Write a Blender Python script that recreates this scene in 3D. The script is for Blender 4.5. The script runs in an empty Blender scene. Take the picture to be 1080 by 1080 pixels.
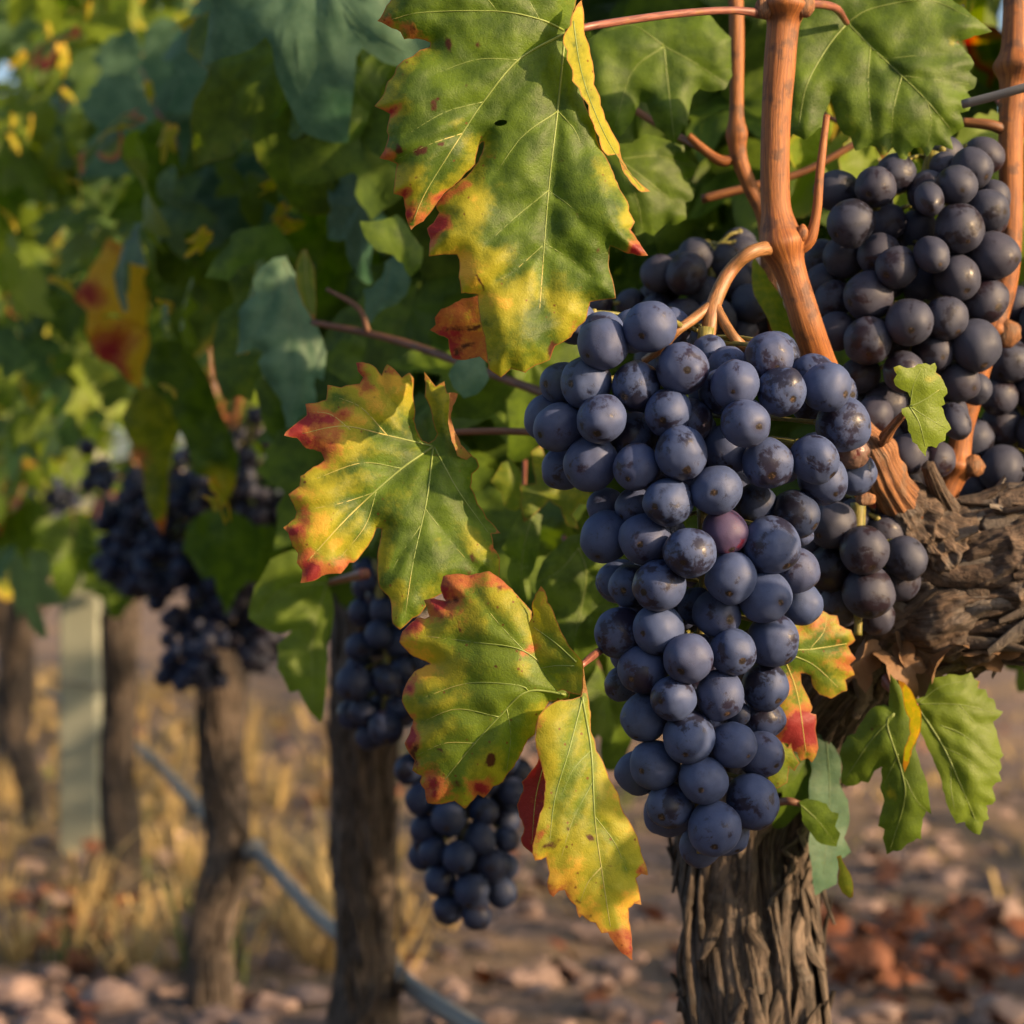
import bpy, math, random
import numpy as np
from mathutils import Vector, Matrix, Quaternion
from mathutils.geometry import delaunay_2d_cdt

random.seed(7); RNG = np.random.default_rng(7)
SC = bpy.context.scene; COL = SC.collection
R = math.radians
# ------------------------------------------------------------------ camera, sky, sun, exposure
F = 2550.0; CAMH = 0.46; HORIZON = 590.0
cd = bpy.data.cameras.new('camera'); cam = bpy.data.objects.new('camera', cd); COL.objects.link(cam)
cam.location = (0, 0, CAMH); cam.rotation_euler = (R(90), 0, 0)
cd.lens = 85; cd.sensor_width = 36; cd.shift_y = (HORIZON - 540) / 1080
cd.clip_start = 0.05; cd.clip_end = 500
cd.dof.use_dof = True; cd.dof.focus_distance = 0.778; cd.dof.aperture_fstop = 15.5
SC.camera = cam
SUN_AZ, SUN_EL = R(118), R(19)            # azimuth clockwise from +Y (camera looks along +Y)
S = Vector((math.sin(SUN_AZ) * math.cos(SUN_EL), math.cos(SUN_AZ) * math.cos(SUN_EL), math.sin(SUN_EL)))
W = bpy.data.worlds.new('World'); SC.world = W; W.use_nodes = True
nt = W.node_tree; bg = nt.nodes['Background']; sky = nt.nodes.new('ShaderNodeTexSky')
sky.sky_type = 'NISHITA'; sky.sun_disc = False; sky.sun_elevation = SUN_EL; sky.sun_rotation = SUN_AZ
sky.air_density = 1.0; sky.dust_density = 4.0
nt.links.new(sky.outputs[0], bg.inputs[0]); bg.inputs[1].default_value = 0.11
sl = bpy.data.lights.new('sun', 'SUN'); so = bpy.data.objects.new('sun', sl); COL.objects.link(so)
sl.energy = 5.0; sl.angle = R(0.6); sl.color = (1.0, 0.68, 0.38)
so.rotation_euler = (-S).to_track_quat('-Z', 'Y').to_euler()
SC.view_settings.view_transform = 'Standard'; SC.view_settings.look = 'None'
SC.view_settings.gamma = 1; SC.view_settings.exposure = 1.0
SC.render.engine = 'CYCLES'; SC.cycles.use_denoising = True
SC.cycles.max_bounces = 8; SC.cycles.transparent_max_bounces = 8

# ------------------------------------------------------------------ helpers
def P(px, py, Z):
    """world point at depth Z that lies at photo pixel (px, py)"""
    return Vector(((px - 540) / F * Z, Z, CAMH - (py - HORIZON) / F * Z))

def _h(i):
    i = (i ^ (i >> 16)) * np.uint32(0x7feb352d); i = (i ^ (i >> 15)) * np.uint32(0x846ca68b)
    return (i ^ (i >> 16)).astype(np.float64) / 4294967295.0
def vnoise(p):
    """smooth value noise in 0..1 for an (n,3) array"""
    p = np.asarray(p, float); f = np.floor(p); t = p - f; t = t * t * (3 - 2 * t)
    i = (f.astype(np.int64) & 0xffffffff).astype(np.uint32); r = 0
    for dx in (0, 1):
        for dy in (0, 1):
            for dz in (0, 1):
                k = (i[:, 0] + np.uint32(dx)) * np.uint32(73856093) ^ (i[:, 1] + np.uint32(dy)) * np.uint32(19349663) ^ (i[:, 2] + np.uint32(dz)) * np.uint32(83492791)
                w = (t[:, 0] if dx else 1 - t[:, 0]) * (t[:, 1] if dy else 1 - t[:, 1]) * (t[:, 2] if dz else 1 - t[:, 2])
                r = r + w * _h(k)
    return r
def fbm(p, o=4):
    p = np.asarray(p, float); a, s, r = 1.0, 0.0, 0.0
    for k in range(o):
        r = r + a * vnoise(p * 2 ** k + 17.3 * k); s += a; a *= .5
    return r / s

def mesh_obj(name, verts, faces, mat, parent=None, smooth=True, attrs=None):
    me = bpy.data.meshes.new(name)
    me.from_pydata([tuple(v) for v in verts], [], faces if isinstance(faces, list) else faces.tolist())
    if smooth: me.polygons.foreach_set('use_smooth', [True] * len(me.polygons))
    for k, a in (attrs or {}).items():
        a = np.asarray(a, np.float32)
        if a.ndim == 2:
            at = me.attributes.new(k, 'FLOAT_VECTOR', 'POINT'); at.data.foreach_set('vector', a.ravel())
        else:
            at = me.attributes.new(k, 'FLOAT', 'POINT'); at.data.foreach_set('value', a)
    if mat: me.materials.append(mat)
    me.update()
    o = bpy.data.objects.new(name, me); COL.objects.link(o)
    if parent: o.parent = parent
    return o
def tag(o, label=None, cat=None, group=None, kind=None):
    if label: o['label'] = label
    if cat: o['category'] = cat
    if group: o['group'] = group
    if kind: o['kind'] = kind
    return o
def empty(name, loc, label, cat, group=None):
    o = bpy.data.objects.new(name, None); COL.objects.link(o); o.location = loc; o.empty_display_size = .01
    return tag(o, label, cat, group)

class MB:
    """collects geometry with optional point attributes"""
    def __init__(s): s.v = []; s.f = []; s.n = 0; s.a = {}
    def add(s, v, f, **at):
        v = np.asarray(v, float); s.v.append(v); f = [tuple(int(q) + s.n for q in t) for t in f]; s.f += f
        for k, x in at.items(): s.a.setdefault(k, []).append(np.asarray(x, float))
        s.n += len(v)
    def build(s, name, mat, parent=None, smooth=True, off=(0, 0, 0)):
        v = np.concatenate(s.v) - np.array(off)
        return mesh_obj(name, v, s.f, mat, parent, smooth, {k: np.concatenate(x) for k, x in s.a.items()})

def smooth_path(pts, rad, n):
    pts = [np.array(p, float) for p in pts]; m = len(pts); P_, R_ = [], []
    seg = [np.linalg.norm(pts[i + 1] - pts[i]) for i in range(m - 1)]; tot = sum(seg)
    for i in range(m - 1):
        p0 = pts[i - 1] if i else 2 * pts[0] - pts[1]; p1, p2 = pts[i], pts[i + 1]
        p3 = pts[i + 2] if i + 2 < m else 2 * pts[-1] - pts[-2]
        k = max(2, int(round(n * seg[i] / tot)))
        for j in range(k + (i == m - 2)):
            t = j / k
            P_.append(.5 * (2 * p1 + (p2 - p0) * t + (2 * p0 - 5 * p1 + 4 * p2 - p3) * t * t + (3 * p1 - p0 - 3 * p2 + p3) * t ** 3))
            tt = t * t * (3 - 2 * t); R_.append(rad[i] * (1 - tt) + rad[i + 1] * tt)
    return np.array(P_), np.array(R_)
def tube(pts, rad, n=24, seg=10, disp=None, smoothp=True, caps=True):
    """swept tube; disp(ang, s, r, pos) -> extra radius.  attribute 'lp' = (angle, length, 0) in cm"""
    if smoothp: C_, R_ = smooth_path(pts, rad, n)
    else: C_, R_ = np.array([list(p) for p in pts], float), np.array(rad, float)
    m = len(C_); T = np.gradient(C_, axis=0); T /= np.linalg.norm(T, axis=1)[:, None] + 1e-12
    u = np.cross(T[0], [0.31, 0.9, 0.2]); u /= np.linalg.norm(u); U = []
    for i in range(m):
        u = u - T[i] * np.dot(u, T[i]); u /= np.linalg.norm(u) + 1e-12; U.append(u)
    U = np.array(U); V = np.cross(T, U)
    s = np.concatenate([[0], np.cumsum(np.linalg.norm(np.diff(C_, axis=0), axis=1))])
    a = np.arange(seg) / seg * 2 * math.pi
    A, S_ = np.meshgrid(a, s); RR = np.repeat(R_[:, None], seg, 1)
    D = U[:, None] * np.cos(A)[..., None] + V[:, None] * np.sin(A)[..., None]
    if disp is not None: RR = RR + disp(A.ravel(), S_.ravel(), RR.ravel(), (C_[:, None] + D * RR[..., None]).reshape(-1, 3)).reshape(RR.shape)
    X = (C_[:, None] + D * RR[..., None]).reshape(-1, 3)
    f = [(i * seg + j, i * seg + (j + 1) % seg, (i + 1) * seg + (j + 1) % seg, (i + 1) * seg + j) for i in range(m - 1) for j in range(seg)]
    lp = np.stack([np.cos(A).ravel() * R_.mean() * 100, np.sin(A).ravel() * R_.mean() * 100, S_.ravel() * 100], 1)
    if caps:
        X = np.concatenate([X, C_[:1], C_[-1:]]); lp = np.concatenate([lp, lp[:1], lp[-1:]]); n0 = m * seg
        f += [(j, n0, (j + 1) % seg) for j in range(seg)] + [((m - 1) * seg + (j + 1) % seg, n0 + 1, (m - 1) * seg + j) for j in range(seg)]
    return X, f, lp

# ------------------------------------------------------------------ material helpers
class NT:
    def __init__(s, name):
        s.m = bpy.data.materials.new(name); s.m.use_nodes = True; s.t = s.m.node_tree; s.t.nodes.clear()
        s.out = s.n('OutputMaterial')
    def n(s, t, **k):
        o = s.t.nodes.new('ShaderNode' + t)
        for a, b in k.items(): setattr(o, a, b)
        return o
    def l(s, a, b): s.t.links.new(a, b)
    def put(s, sock, v):
        if hasattr(v, 'is_output') or hasattr(v, 'links'): s.l(v, sock)
        elif isinstance(v, (tuple, list)) and len(v) == 3 and sock.type == 'RGBA': sock.default_value = (*v, 1)
        else: sock.default_value = v
    def math(s, op, a, b=0.0, c=None, clamp=False):
        o = s.n('Math', operation=op, use_clamp=clamp); s.put(o.inputs[0], a); s.put(o.inputs[1], b)
        if c is not None: s.put(o.inputs[2], c)
        return o.outputs[0]
    def attr(s, name, vec=False):
        o = s.n('Attribute', attribute_name=name); return o.outputs['Vector'] if vec else o.outputs['Fac']
    def noise(s, vec, scale, detail=4, rough=.55, dist=0.0):
        o = s.n('TexNoise'); s.put(o.inputs['Vector'], vec)
        o.inputs['Scale'].default_value = scale; o.inputs['Detail'].default_value = detail; o.inputs['Roughness'].default_value = rough; o.inputs['Distortion'].default_value = dist
        return o.outputs['Fac']
    def vor(s, vec, scale, feature='F1', out='Distance', rnd=1.0):
        o = s.n('TexVoronoi', feature=feature); s.put(o.inputs['Vector'], vec); o.inputs['Scale'].default_value = scale
        o.inputs['Randomness'].default_value = rnd
        return o.outputs[out]
    def step(s, v, a, b):
        o = s.n('MapRange', interpolation_type='SMOOTHSTEP'); s.put(o.inputs['Value'], v)
        o.inputs['From Min'].default_value = a; o.inputs['From Max'].default_value = b
        return o.outputs['Result']
    def mix(s, f, a, b, mode='MIX'):
        o = s.n('Mix', data_type='RGBA', blend_type=mode); s.put(o.inputs[0], f); s.put(o.inputs[6], a); s.put(o.inputs[7], b)
        return o.outputs[2]
    def map(s, vec, scale=(1, 1, 1), loc=(0, 0, 0)):
        o = s.n('Mapping'); s.put(o.inputs['Vector'], vec); o.inputs['Scale'].default_value = scale
        s.put(o.inputs['Location'], loc); return o.outputs[0]
    def bump(s, h, dist=.001, strength=.5, nrm=None):
        o = s.n('Bump'); s.put(o.inputs['Height'], h); o.inputs['Distance'].default_value = dist; o.inputs['Strength'].default_value = strength
        if nrm: s.l(nrm, o.inputs['Normal'])
        return o.outputs[0]
    def bsdf(s, **k):
        o = s.n('BsdfPrincipled')
        for a, b in k.items(): s.put(o.inputs[a.replace('_', ' ')], b)
        return o
    def done(s, sh): s.l(sh, s.out.inputs[0]); return s.m

def leaf_material():
    t = NT('leaf_surface'); lp = t.attr('lp', True); rnd = t.attr('rnd'); yel = t.attr('yel'); red = t.attr('red'); brn = t.attr('brn'); vh = t.attr('vh'); de = t.attr('de')
    n1 = t.noise(lp, .9, 6, .62); n2 = t.noise(lp, 4.5, 4, .6); n3 = t.noise(lp, 2.2, 8, .72, .3)
    g = t.mix(t.step(n1, .35, .66), (.050, .096, .011), (.118, .195, .018))
    g = t.mix(t.step(rnd, .45, .8), g, t.mix(t.step(n1, .3, .7), (.055, .125, .080), (.115, .215, .140)))  # teal tint: older leaf tone, with sky reflection put into the colour
    g = t.mix(t.step(rnd, .25, .0), g, (.17, .245, .022))
    cell = t.vor(lp, 6.5, 'DISTANCE_TO_EDGE'); net = t.step(cell, .10, .0)
    g = t.mix(t.math('MULTIPLY', net, .26), g, (.11, .17, .05))
    yv = t.math('ADD', t.math('ADD', yel, t.math('MULTIPLY', t.math('SUBTRACT', n1, .5), .75)), t.math('MULTIPLY', vh, -.60))
    yv = t.math('ADD', yv, t.math('MULTIPLY', t.math('SUBTRACT', n3, .5), .45))
    yv = t.math('ADD', yv, t.math('MULTIPLY', t.math('SUBTRACT', n2, .5), .55))
    c = t.mix(t.step(yv, .12, .80), g, t.mix(n1, (.27, .28, .018), (.44, .39, .035)))
    c = t.mix(t.step(yv, .80, 1.15), c, (.64, .40, .055))
    rv = t.math('ADD', t.math('ADD', red, t.math('MULTIPLY', t.math('SUBTRACT', n3, .5), .8)), t.math('MULTIPLY', t.math('SUBTRACT', n2, .5), .5))
    rv = t.math('ADD', rv, t.math('MULTIPLY', vh, -.15))
    c = t.mix(t.step(rv, .18, .52), c, (.44, .155, .050))
    c = t.mix(t.step(rv, .50, .80), c, t.mix(n2, (.20, .018, .020), (.34, .055, .055)))
    sp = t.vor(lp, 2.6, 'F1'); so_ = t.math('MULTIPLY', t.step(t.math('ADD', sp, t.math('MULTIPLY', n2, .25)), .27, .18), t.step(t.math('ADD', yel, red), .12, .5))
    c = t.mix(t.math('MULTIPLY', so_, .75), c, (.17, .05, .02))
    bv = t.math('ADD', brn, t.math('MULTIPLY', t.math('SUBTRACT', n2, .5), .6))
    c = t.mix(t.step(bv, .3, .62), c, (.075, .028, .014))
    rim = t.math('MULTIPLY', t.step(de, .045, .012), t.step(t.math('ADD', t.math('ADD', yel, red), .2), .2, .6))
    c = t.mix(t.math('MULTIPLY', rim, .7), c, (.34, .12, .045))
    geo = t.n('NewGeometry')
    c = t.mix(t.math('MULTIPLY', geo.outputs['Backfacing'], .45), c, t.mix(.5, c, (.22, .26, .13)))
    h = t.math('ADD', t.math('MULTIPLY', t.step(cell, .0, .22), 1.0), t.math('MULTIPLY', n2, .8))
    b1 = t.bump(h, .00030, .13); b2 = t.bump(t.noise(lp, 22, 2), .0002, .5, b1)
    pb = t.bsdf(Base_Color=c, Roughness=t.math('ADD', .40, t.math('MULTIPLY', n2, .22)), Normal=b2)
    pb.inputs['Specular IOR Level'].default_value = .30
    tr = t.n('BsdfTranslucent'); hs = t.n('HueSaturation'); hs.inputs['Saturation'].default_value = 1.25; hs.inputs['Value'].default_value = 1.5
    t.l(c, hs.inputs['Color']); t.l(hs.outputs[0], tr.inputs['Color']); t.l(b2, tr.inputs['Normal'])
    mx = t.n('MixShader'); mx.inputs[0].default_value = .42; t.l(pb.outputs[0], mx.inputs[1]); t.l(tr.outputs[0], mx.inputs[2])
    return t.done(mx.outputs[0])
M = {}
M['leaf'] = leaf_material()

def vein_material():
    t = NT('leaf_vein'); y = t.attr('yel'); r = t.attr('rnd')
    c = t.mix(t.step(y, .25, .8), t.mix(t.step(r, .45, .8), (.16, .22, .045), (.10, .17, .09)), (.42, .36, .09))
    return t.done(t.bsdf(Base_Color=c, Roughness=.5).outputs[0])
M['vein'] = vein_material()

def grape_material(name, bloom, dark, cover):
    t = NT(name); tc = t.n('TexCoord'); oi = t.n('ObjectInfo'); ob = tc.outputs['Object']
    off = t.n('CombineXYZ'); 
    for k, m_ in enumerate((37.0, 91.0, 13.0)): t.l(t.math('MULTIPLY', oi.outputs['Random'], m_), off.inputs[k])
    v = t.map(ob, (100, 100, 100), off.outputs[0])           # cm + per grape offset
    n1 = t.noise(v, 1.1, 5, .6, .4); n2 = t.noise(v, 5.5, 5, .7, .6); n3 = t.noise(v, 22, 3, .6)
    rub = t.math('ADD', t.math('MULTIPLY', n1, .78), t.math('MULTIPLY', n2, .22))
    rub = t.math('ADD', rub, t.math('MULTIPLY', t.math('SUBTRACT', oi.outputs['Random'], .5), .12))
    rubf = t.step(rub, cover, cover + .07)
    scr = t.math('MULTIPLY', t.step(t.math('ABSOLUTE', t.math('SUBTRACT', t.noise(v, 2.6, 3, .6, 1.5), .5)), .008, .0), t.step(n1, .5, .56))
    sx = t.n('SeparateXYZ'); t.l(ob, sx.inputs[0])
    pol = t.math('SQRT', t.math('ADD', t.math('MULTIPLY', sx.outputs[0], sx.outputs[0]), t.math('MULTIPLY', sx.outputs[1], sx.outputs[1])))
    pol = t.math('ADD', pol, t.math('MULTIPLY', t.math('SUBTRACT', n2, .5), .0022))
    below = t.step(sx.outputs[2], -.004, -.0055)
    pol = t.math('ADD', pol, t.math('MULTIPLY', t.math('FRACT', t.math('MULTIPLY', oi.outputs['Random'], 17.7)), .0007)); scar = t.math('MULTIPLY', t.step(pol, .0017, .0011), below); halo = t.math('MULTIPLY', t.step(pol, .0040, .0010), t.math('MULTIPLY', below, t.math('FRACT', t.math('MULTIPLY', oi.outputs['Random'], 5.3))))
    hue = t.math('FRACT', t.math('MULTIPLY', oi.outputs['Random'], 7.31))
    bl = t.mix(hue, bloom, tuple(bloom[i] * (1.12, .93, .88)[i] for i in range(3)))
    bl = t.mix(t.math('MULTIPLY', t.step(n2, .35, .75), .5), bl, tuple(x * .62 for x in bloom))
    bl = t.mix(t.math('MULTIPLY', t.step(n1, .52, .36), .25), bl, tuple(min(1, x * 1.45) for x in bloom))
    bl = t.mix(t.math('MULTIPLY', t.step(n3, .56, .70), .34), bl, tuple(min(1, x * 1.35) for x in bloom))
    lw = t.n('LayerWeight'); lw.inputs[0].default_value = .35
    bl = t.mix(t.math('MULTIPLY', lw.outputs['Facing'], .25), bl, tuple(min(1, x * 1.5) for x in bloom))  # grazing rim sheen of the bloom put into the colour
    dk = t.mix(hue, dark, tuple(dark[i] * (1.9, .9, 1.0)[i] for i in range(3)))
    f = t.math('MAXIMUM', t.math('MULTIPLY', rubf, .85), t.math('MULTIPLY', scr, .75)); f = t.math('MAXIMUM', f, t.math('MULTIPLY', halo, .55), clamp=True)
    c = t.mix(f, bl, dk); c = t.mix(scar, c, t.mix(t.step(n2, .48, .66), (.014, .010, .009), (.11, .07, .045)))
    rg = t.math('SUBTRACT', .60, t.math('MULTIPLY', f, .26))
    nb = t.bump(t.math('ADD', t.math('MULTIPLY', n3, .4), t.math('MULTIPLY', f, -.8)), .00012, .6)
    pb = t.bsdf(Base_Color=c, Roughness=rg, Normal=nb); pb.inputs['Specular IOR Level'].default_value = .4
    return t.done(pb.outputs[0])
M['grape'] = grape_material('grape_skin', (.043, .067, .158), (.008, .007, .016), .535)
M['grape_mid'] = grape_material('grape_skin_mid', (.018, .031, .080), (.006, .005, .011), .54)  # same skin darkened: shade of further bunches put into the colour
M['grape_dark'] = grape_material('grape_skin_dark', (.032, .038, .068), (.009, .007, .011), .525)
M['grape_red'] = grape_material('grape_skin_reddish', (.055, .045, .115), (.07, .016, .034), .535)
M['grape_brown'] = grape_material('grape_skin_shrivelled', (.12, .08, .065), (.05, .02, .02), .50)

def wood_material(name, c1, c2, c3, along=1.0, scale=6.0, bump=.6, dist=.0012, rough=.75, plates=False):
    """fibrous; lp = (around, around, along) in cm"""
    t = NT(name); lp = t.attr('lp', True)
    v = t.map(lp, (1, 1, along)); n = t.noise(v, scale, 6, .68, .4); n2 = t.noise(lp, 1.3, 5, .6); n3 = t.noise(t.map(lp, (1, 1, along * .5)), scale * 3.2, 3, .6)
    c = t.mix(t.step(n, .36, .62), c1, c2); c = t.mix(t.step(n2, .50, .66), c, c3)
    c = t.mix(t.math('MULTIPLY', t.step(n3, .55, .40), .5), c, tuple(x * .35 for x in c1))
    if plates:
        isl = t.n('NewGeometry').outputs['Random Per Island']; c = t.mix(t.math('MULTIPLY', t.step(isl, .25, .9), .75), c, t.mix(n3, (.10, .085, .075), (.24, .21, .18)))
    nb = t.bump(t.math('ADD', n, t.math('MULTIPLY', n3, .45)), dist, bump)
    return t.done(t.bsdf(Base_Color=c, Roughness=rough, Normal=nb).outputs[0])
M['cane'] = wood_material('cane_bark', (.20, .062, .018), (.36, .130, .028), (.12, .045, .018), .05, 13, .55, .0005, .6)
M['cane_dark'] = wood_material('shaded_cane_bark', (.10, .035, .014), (.24, .10, .035), (.14, .06, .03), .06, 9, .5, .0005, .5)  # cane bark again, shade put into the darker colour
M['spur'] = wood_material('spur_bark', (.13, .05, .022), (.38, .165, .06), (.22, .13, .08), .10, 9, 1.0, .0012, .7)
M['bark'] = wood_material('old_bark', (.020, .014, .011), (.165, .125, .098), (.10, .085, .075), .10, 5, 1.0, .003, .85)
M['bark_arm'] = wood_material('scaly_bark', (.035, .022, .016), (.13, .085, .058), (.12, .098, .085), .35, 5, 1.0, .0016, .8, True)
M['peduncle'] = wood_material('peduncle_skin', (.20, .10, .03), (.34, .155, .06), (.30, .11, .05), .2, 8, .4, .0003, .5)
M['stalk'] = wood_material('green_stalk', (.13, .14, .03), (.24, .20, .05), (.20, .13, .05), .2, 8, .4, .0003, .5)
M['petiole'] = wood_material('red_petiole', (.15, .055, .042), (.26, .095, .065), (.22, .10, .045), .1, 8, .3, .0002, .45)
M['twig'] = wood_material('twig_bark', (.09, .04, .02), (.20, .09, .05), (.14, .08, .05), .1, 8, .5, .0004, .6)

# ------------------------------------------------------------------ leaves
def in_poly(x, y, poly):
    x = np.asarray(x); y = np.asarray(y); r = np.zeros(x.shape, bool); n = len(poly)
    for i in range(n):
        x1, y1 = poly[i]; x2, y2 = poly[(i + 1) % n]
        c = ((y1 > y) != (y2 > y)) & (x < (x2 - x1) * (y - y1) / ((y2 - y1) if y2 != y1 else 1e-9) + x1)
        r ^= c
    return r
def seg_dist(q, lines):
    """(distance, position along the line 0..1) to a list of open polylines"""
    d = np.full(len(q), 1e9)
    for L in lines:
        for (a, b) in zip(L[:-1], L[1:]):
            a = np.array(a[:2], float); b = np.array(b[:2], float); ab = b - a
            t = np.clip(((q - a) @ ab) / (ab @ ab + 1e-12), 0, 1)
            d = np.minimum(d, np.linalg.norm(q - a - t[:, None] * ab, axis=1))
    return d
def refine(poly, step, jit, rs):
    """closed outline resampled with a faintly irregular, slightly bowed edge"""
    out = []; n = len(poly)
    for i in range(n):
        a = np.array(poly[i], float); b = np.array(poly[(i + 1) % n], float); L = np.linalg.norm(b - a)
        k = max(1, int(L / step)); nn = np.array([b[1] - a[1], a[0] - b[0]]) / (L + 1e-9)
        bow = rs.uniform(-.05, .07) * L
        for j in range(k):
            t = j / k; p = a + (b - a) * t + nn * (bow * 4 * t * (1 - t) + (rs.uniform(-jit, jit) if j else 0)); out.append(tuple(p))
    return out

def hero_leaf(label, Z, patches, veins, yel=(), red=(), brn=(), base=(0, 0, 0), rnd=.3, group=None, petiole=None, step=4.0, name='vine_leaf', cat='leaf', holes=(), vr=.78, mat=None, veinobj=True, pet_mat=None, pet_r=5.5, edge=(0, 0, .006)):
    """patches: dicts(out=[px..], g=(gx,gy), hub=(x,y), dz, fold=((x,y),(x,y),amt), curl, wave, bulge).  All outlines are photo
    pixels; the blade gets its own distance, slope, folds and blistering."""
    rs = random.Random(label); s = F / Z; hub = patches[0]['hub']
    root = empty(name, P(*hub, Z), label, cat, group); off = np.array(root.location)
    mb = MB(); seed = rs.uniform(0, 99)
    depth_fns = []
    for p in patches:
        poly = refine(p['out'], step, .5, rs); xs = [q[0] for q in poly]; ys = [q[1] for q in poly]
        gx, gy = np.meshgrid(np.arange(min(xs), max(xs), step), np.arange(min(ys), max(ys), step * .87))
        gx = gx + (np.arange(gx.shape[0]) % 2)[:, None] * step * .5
        gx = gx.ravel() + RNG.uniform(-.15, .15, gx.size) * step; gy = gy.ravel() + RNG.uniform(-.15, .15, gy.size) * step
        ring = [(a, b) for a, b in zip(poly, poly[1:] + poly[:1])]
        q = np.stack([gx, gy], 1); keep = in_poly(gx, gy, poly) & (seg_dist(q, [poly + poly[:1]]) > step * .5); q = q[keep]
        hp = []
        for (hx, hy, ha, hb, an) in holes:
            if in_poly(np.array([hx]), np.array([hy]), poly)[0]:
                hp.append([(hx + ha * math.cos(t) * math.cos(an) - hb * math.sin(t) * math.sin(an), hy + ha * math.cos(t) * math.sin(an) + hb * math.sin(t) * math.cos(an)) for t in [k / 12 * 2 * math.pi for k in range(12)]])
        for h in hp: q = q[~in_poly(q[:, 0], q[:, 1], h) & (seg_dist(q, [h + h[:1]]) > step * .3)]
        vs = [Vector(a) for a in poly]; ed = [(i, (i + 1) % len(poly)) for i in range(len(poly))]
        for h in hp:
            b = len(vs); vs += [Vector(a) for a in h]; ed += [(b + i, b + (i + 1) % len(h)) for i in range(len(h))]
        vs += [Vector(a) for a in q]
        ov, _, of, *_r = delaunay_2d_cdt(vs, ed, [], 1, 1e-4)
        V = np.array([(a.x, a.y) for a in ov]); Fc = [tuple(f) for f in of]
        cen = np.array([V[list(f)].mean(0) for f in Fc]); ok = in_poly(cen[:, 0], cen[:, 1], poly)
        for h in hp: ok &= ~in_poly(cen[:, 0], cen[:, 1], h)
        Fc = [f for f, k in zip(Fc, ok) if k]
        pring = [poly + poly[:1]]
        def dep(V, p=p, pring=pring):
            dv = seg_dist(V, veins) / s if veins else np.full(len(V), .01); dE = seg_dist(V, pring) / s
            g = p.get('g', (0, 0)); h = p.get('ghub', p['hub'])
            z = (Z + p.get('dz', 0)) + g[0] * (V[:, 0] - h[0]) / s + g[1] * (V[:, 1] - h[1]) / s
            z -= p.get('bulge', .0016) * (1 - np.exp(-dv / .0045)) * np.clip(dE / .006, 0, 1)
            z += p.get('curl', .0) * np.exp(-dE / .006)
            w = fbm(np.stack([V[:, 0] / s * 28 + seed, V[:, 1] / s * 28, np.full(len(V), seed)], 1), 3)
            z += (w - .5) * p.get('wave', .012)
            w2 = fbm(np.stack([V[:, 0] / s * 170 + seed, V[:, 1] / s * 170, np.full(len(V), seed)], 1), 2)
            z += (w2 - .5) * .0016
            for (a, b, amt) in p.get('fold', ()):   # ridge or valley along a line
                z += amt * np.exp(-seg_dist(V, [[a, b]]) / s / .010)
            if 'bend' in p:                          # parabolic bend away from the hub
                z += p['bend'] * (((V[:, 0] - h[0]) ** 2 + (V[:, 1] - h[1]) ** 2) / s ** 2)
            return z, dv, dE
        depth_fns.append((poly, dep))
        z, dv, dE = dep(V)
        X = np.stack([(V[:, 0] - 540) / F * z, z, CAMH - (V[:, 1] - HORIZON) / F * z], 1) - off
        def field(bl, b0):
            r = np.full(len(V), b0)
            for (x, y, rr, a) in bl: r = r + a * np.exp(-(((Vw[:, 0] - x) ** 2 + (Vw[:, 1] - y) ** 2) / (rr * rr)) ** .8)
            return r
        bb = p.get('base', base)
        q_ = np.stack([V[:, 0] / s * 75 + seed, V[:, 1] / s * 75, np.zeros(len(V))], 1); amp = .0075 * s
        Vw = V + np.stack([(fbm(q_, 3) - .5) * 2.6 * amp, (fbm(q_ + 31, 3) - .5) * 2.6 * amp], 1)
        en = np.exp(-dE / edge[2]) * (.35 + 1.3 * fbm(q_ * .6 + 7, 3))
        # winding: make normals face the camera where the patch shows its upper side
        a0, b0, c0 = (X[Fc[0][k]] for k in (0, 1, 2)); nrm = np.cross(b0 - a0, c0 - a0)
        view = np.array([0, -1, 0])
        Fc = [f if np.dot(np.cross(X[f[1]] - X[f[0]], X[f[2]] - X[f[0]]), view) > 0 else f[::-1] for f in Fc]
        if p.get('under'): Fc = [f[::-1] for f in Fc]
        lp = np.stack([(V[:, 0] - hub[0]) / s * 100 + seed, (V[:, 1] - hub[1]) / s * 100, (z - Z) * 60], 1)
        mb.add(X, Fc, lp=lp, yel=field(yel, bb[0]) + edge[0] * en, red=field(red, bb[1]) + edge[1] * en, brn=field(brn, bb[2]) + max(edge[0], 0) * .9 * np.exp(-dE / .004) * np.clip(fbm(q_ * 1.6 + 50, 3) * 3 - 1.2, 0, 1), vh=np.exp(-dv / .0036), de=dE * 100, rnd=np.full(len(V), rnd))
    mb.build('blade', mat or M['leaf'], root)
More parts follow.
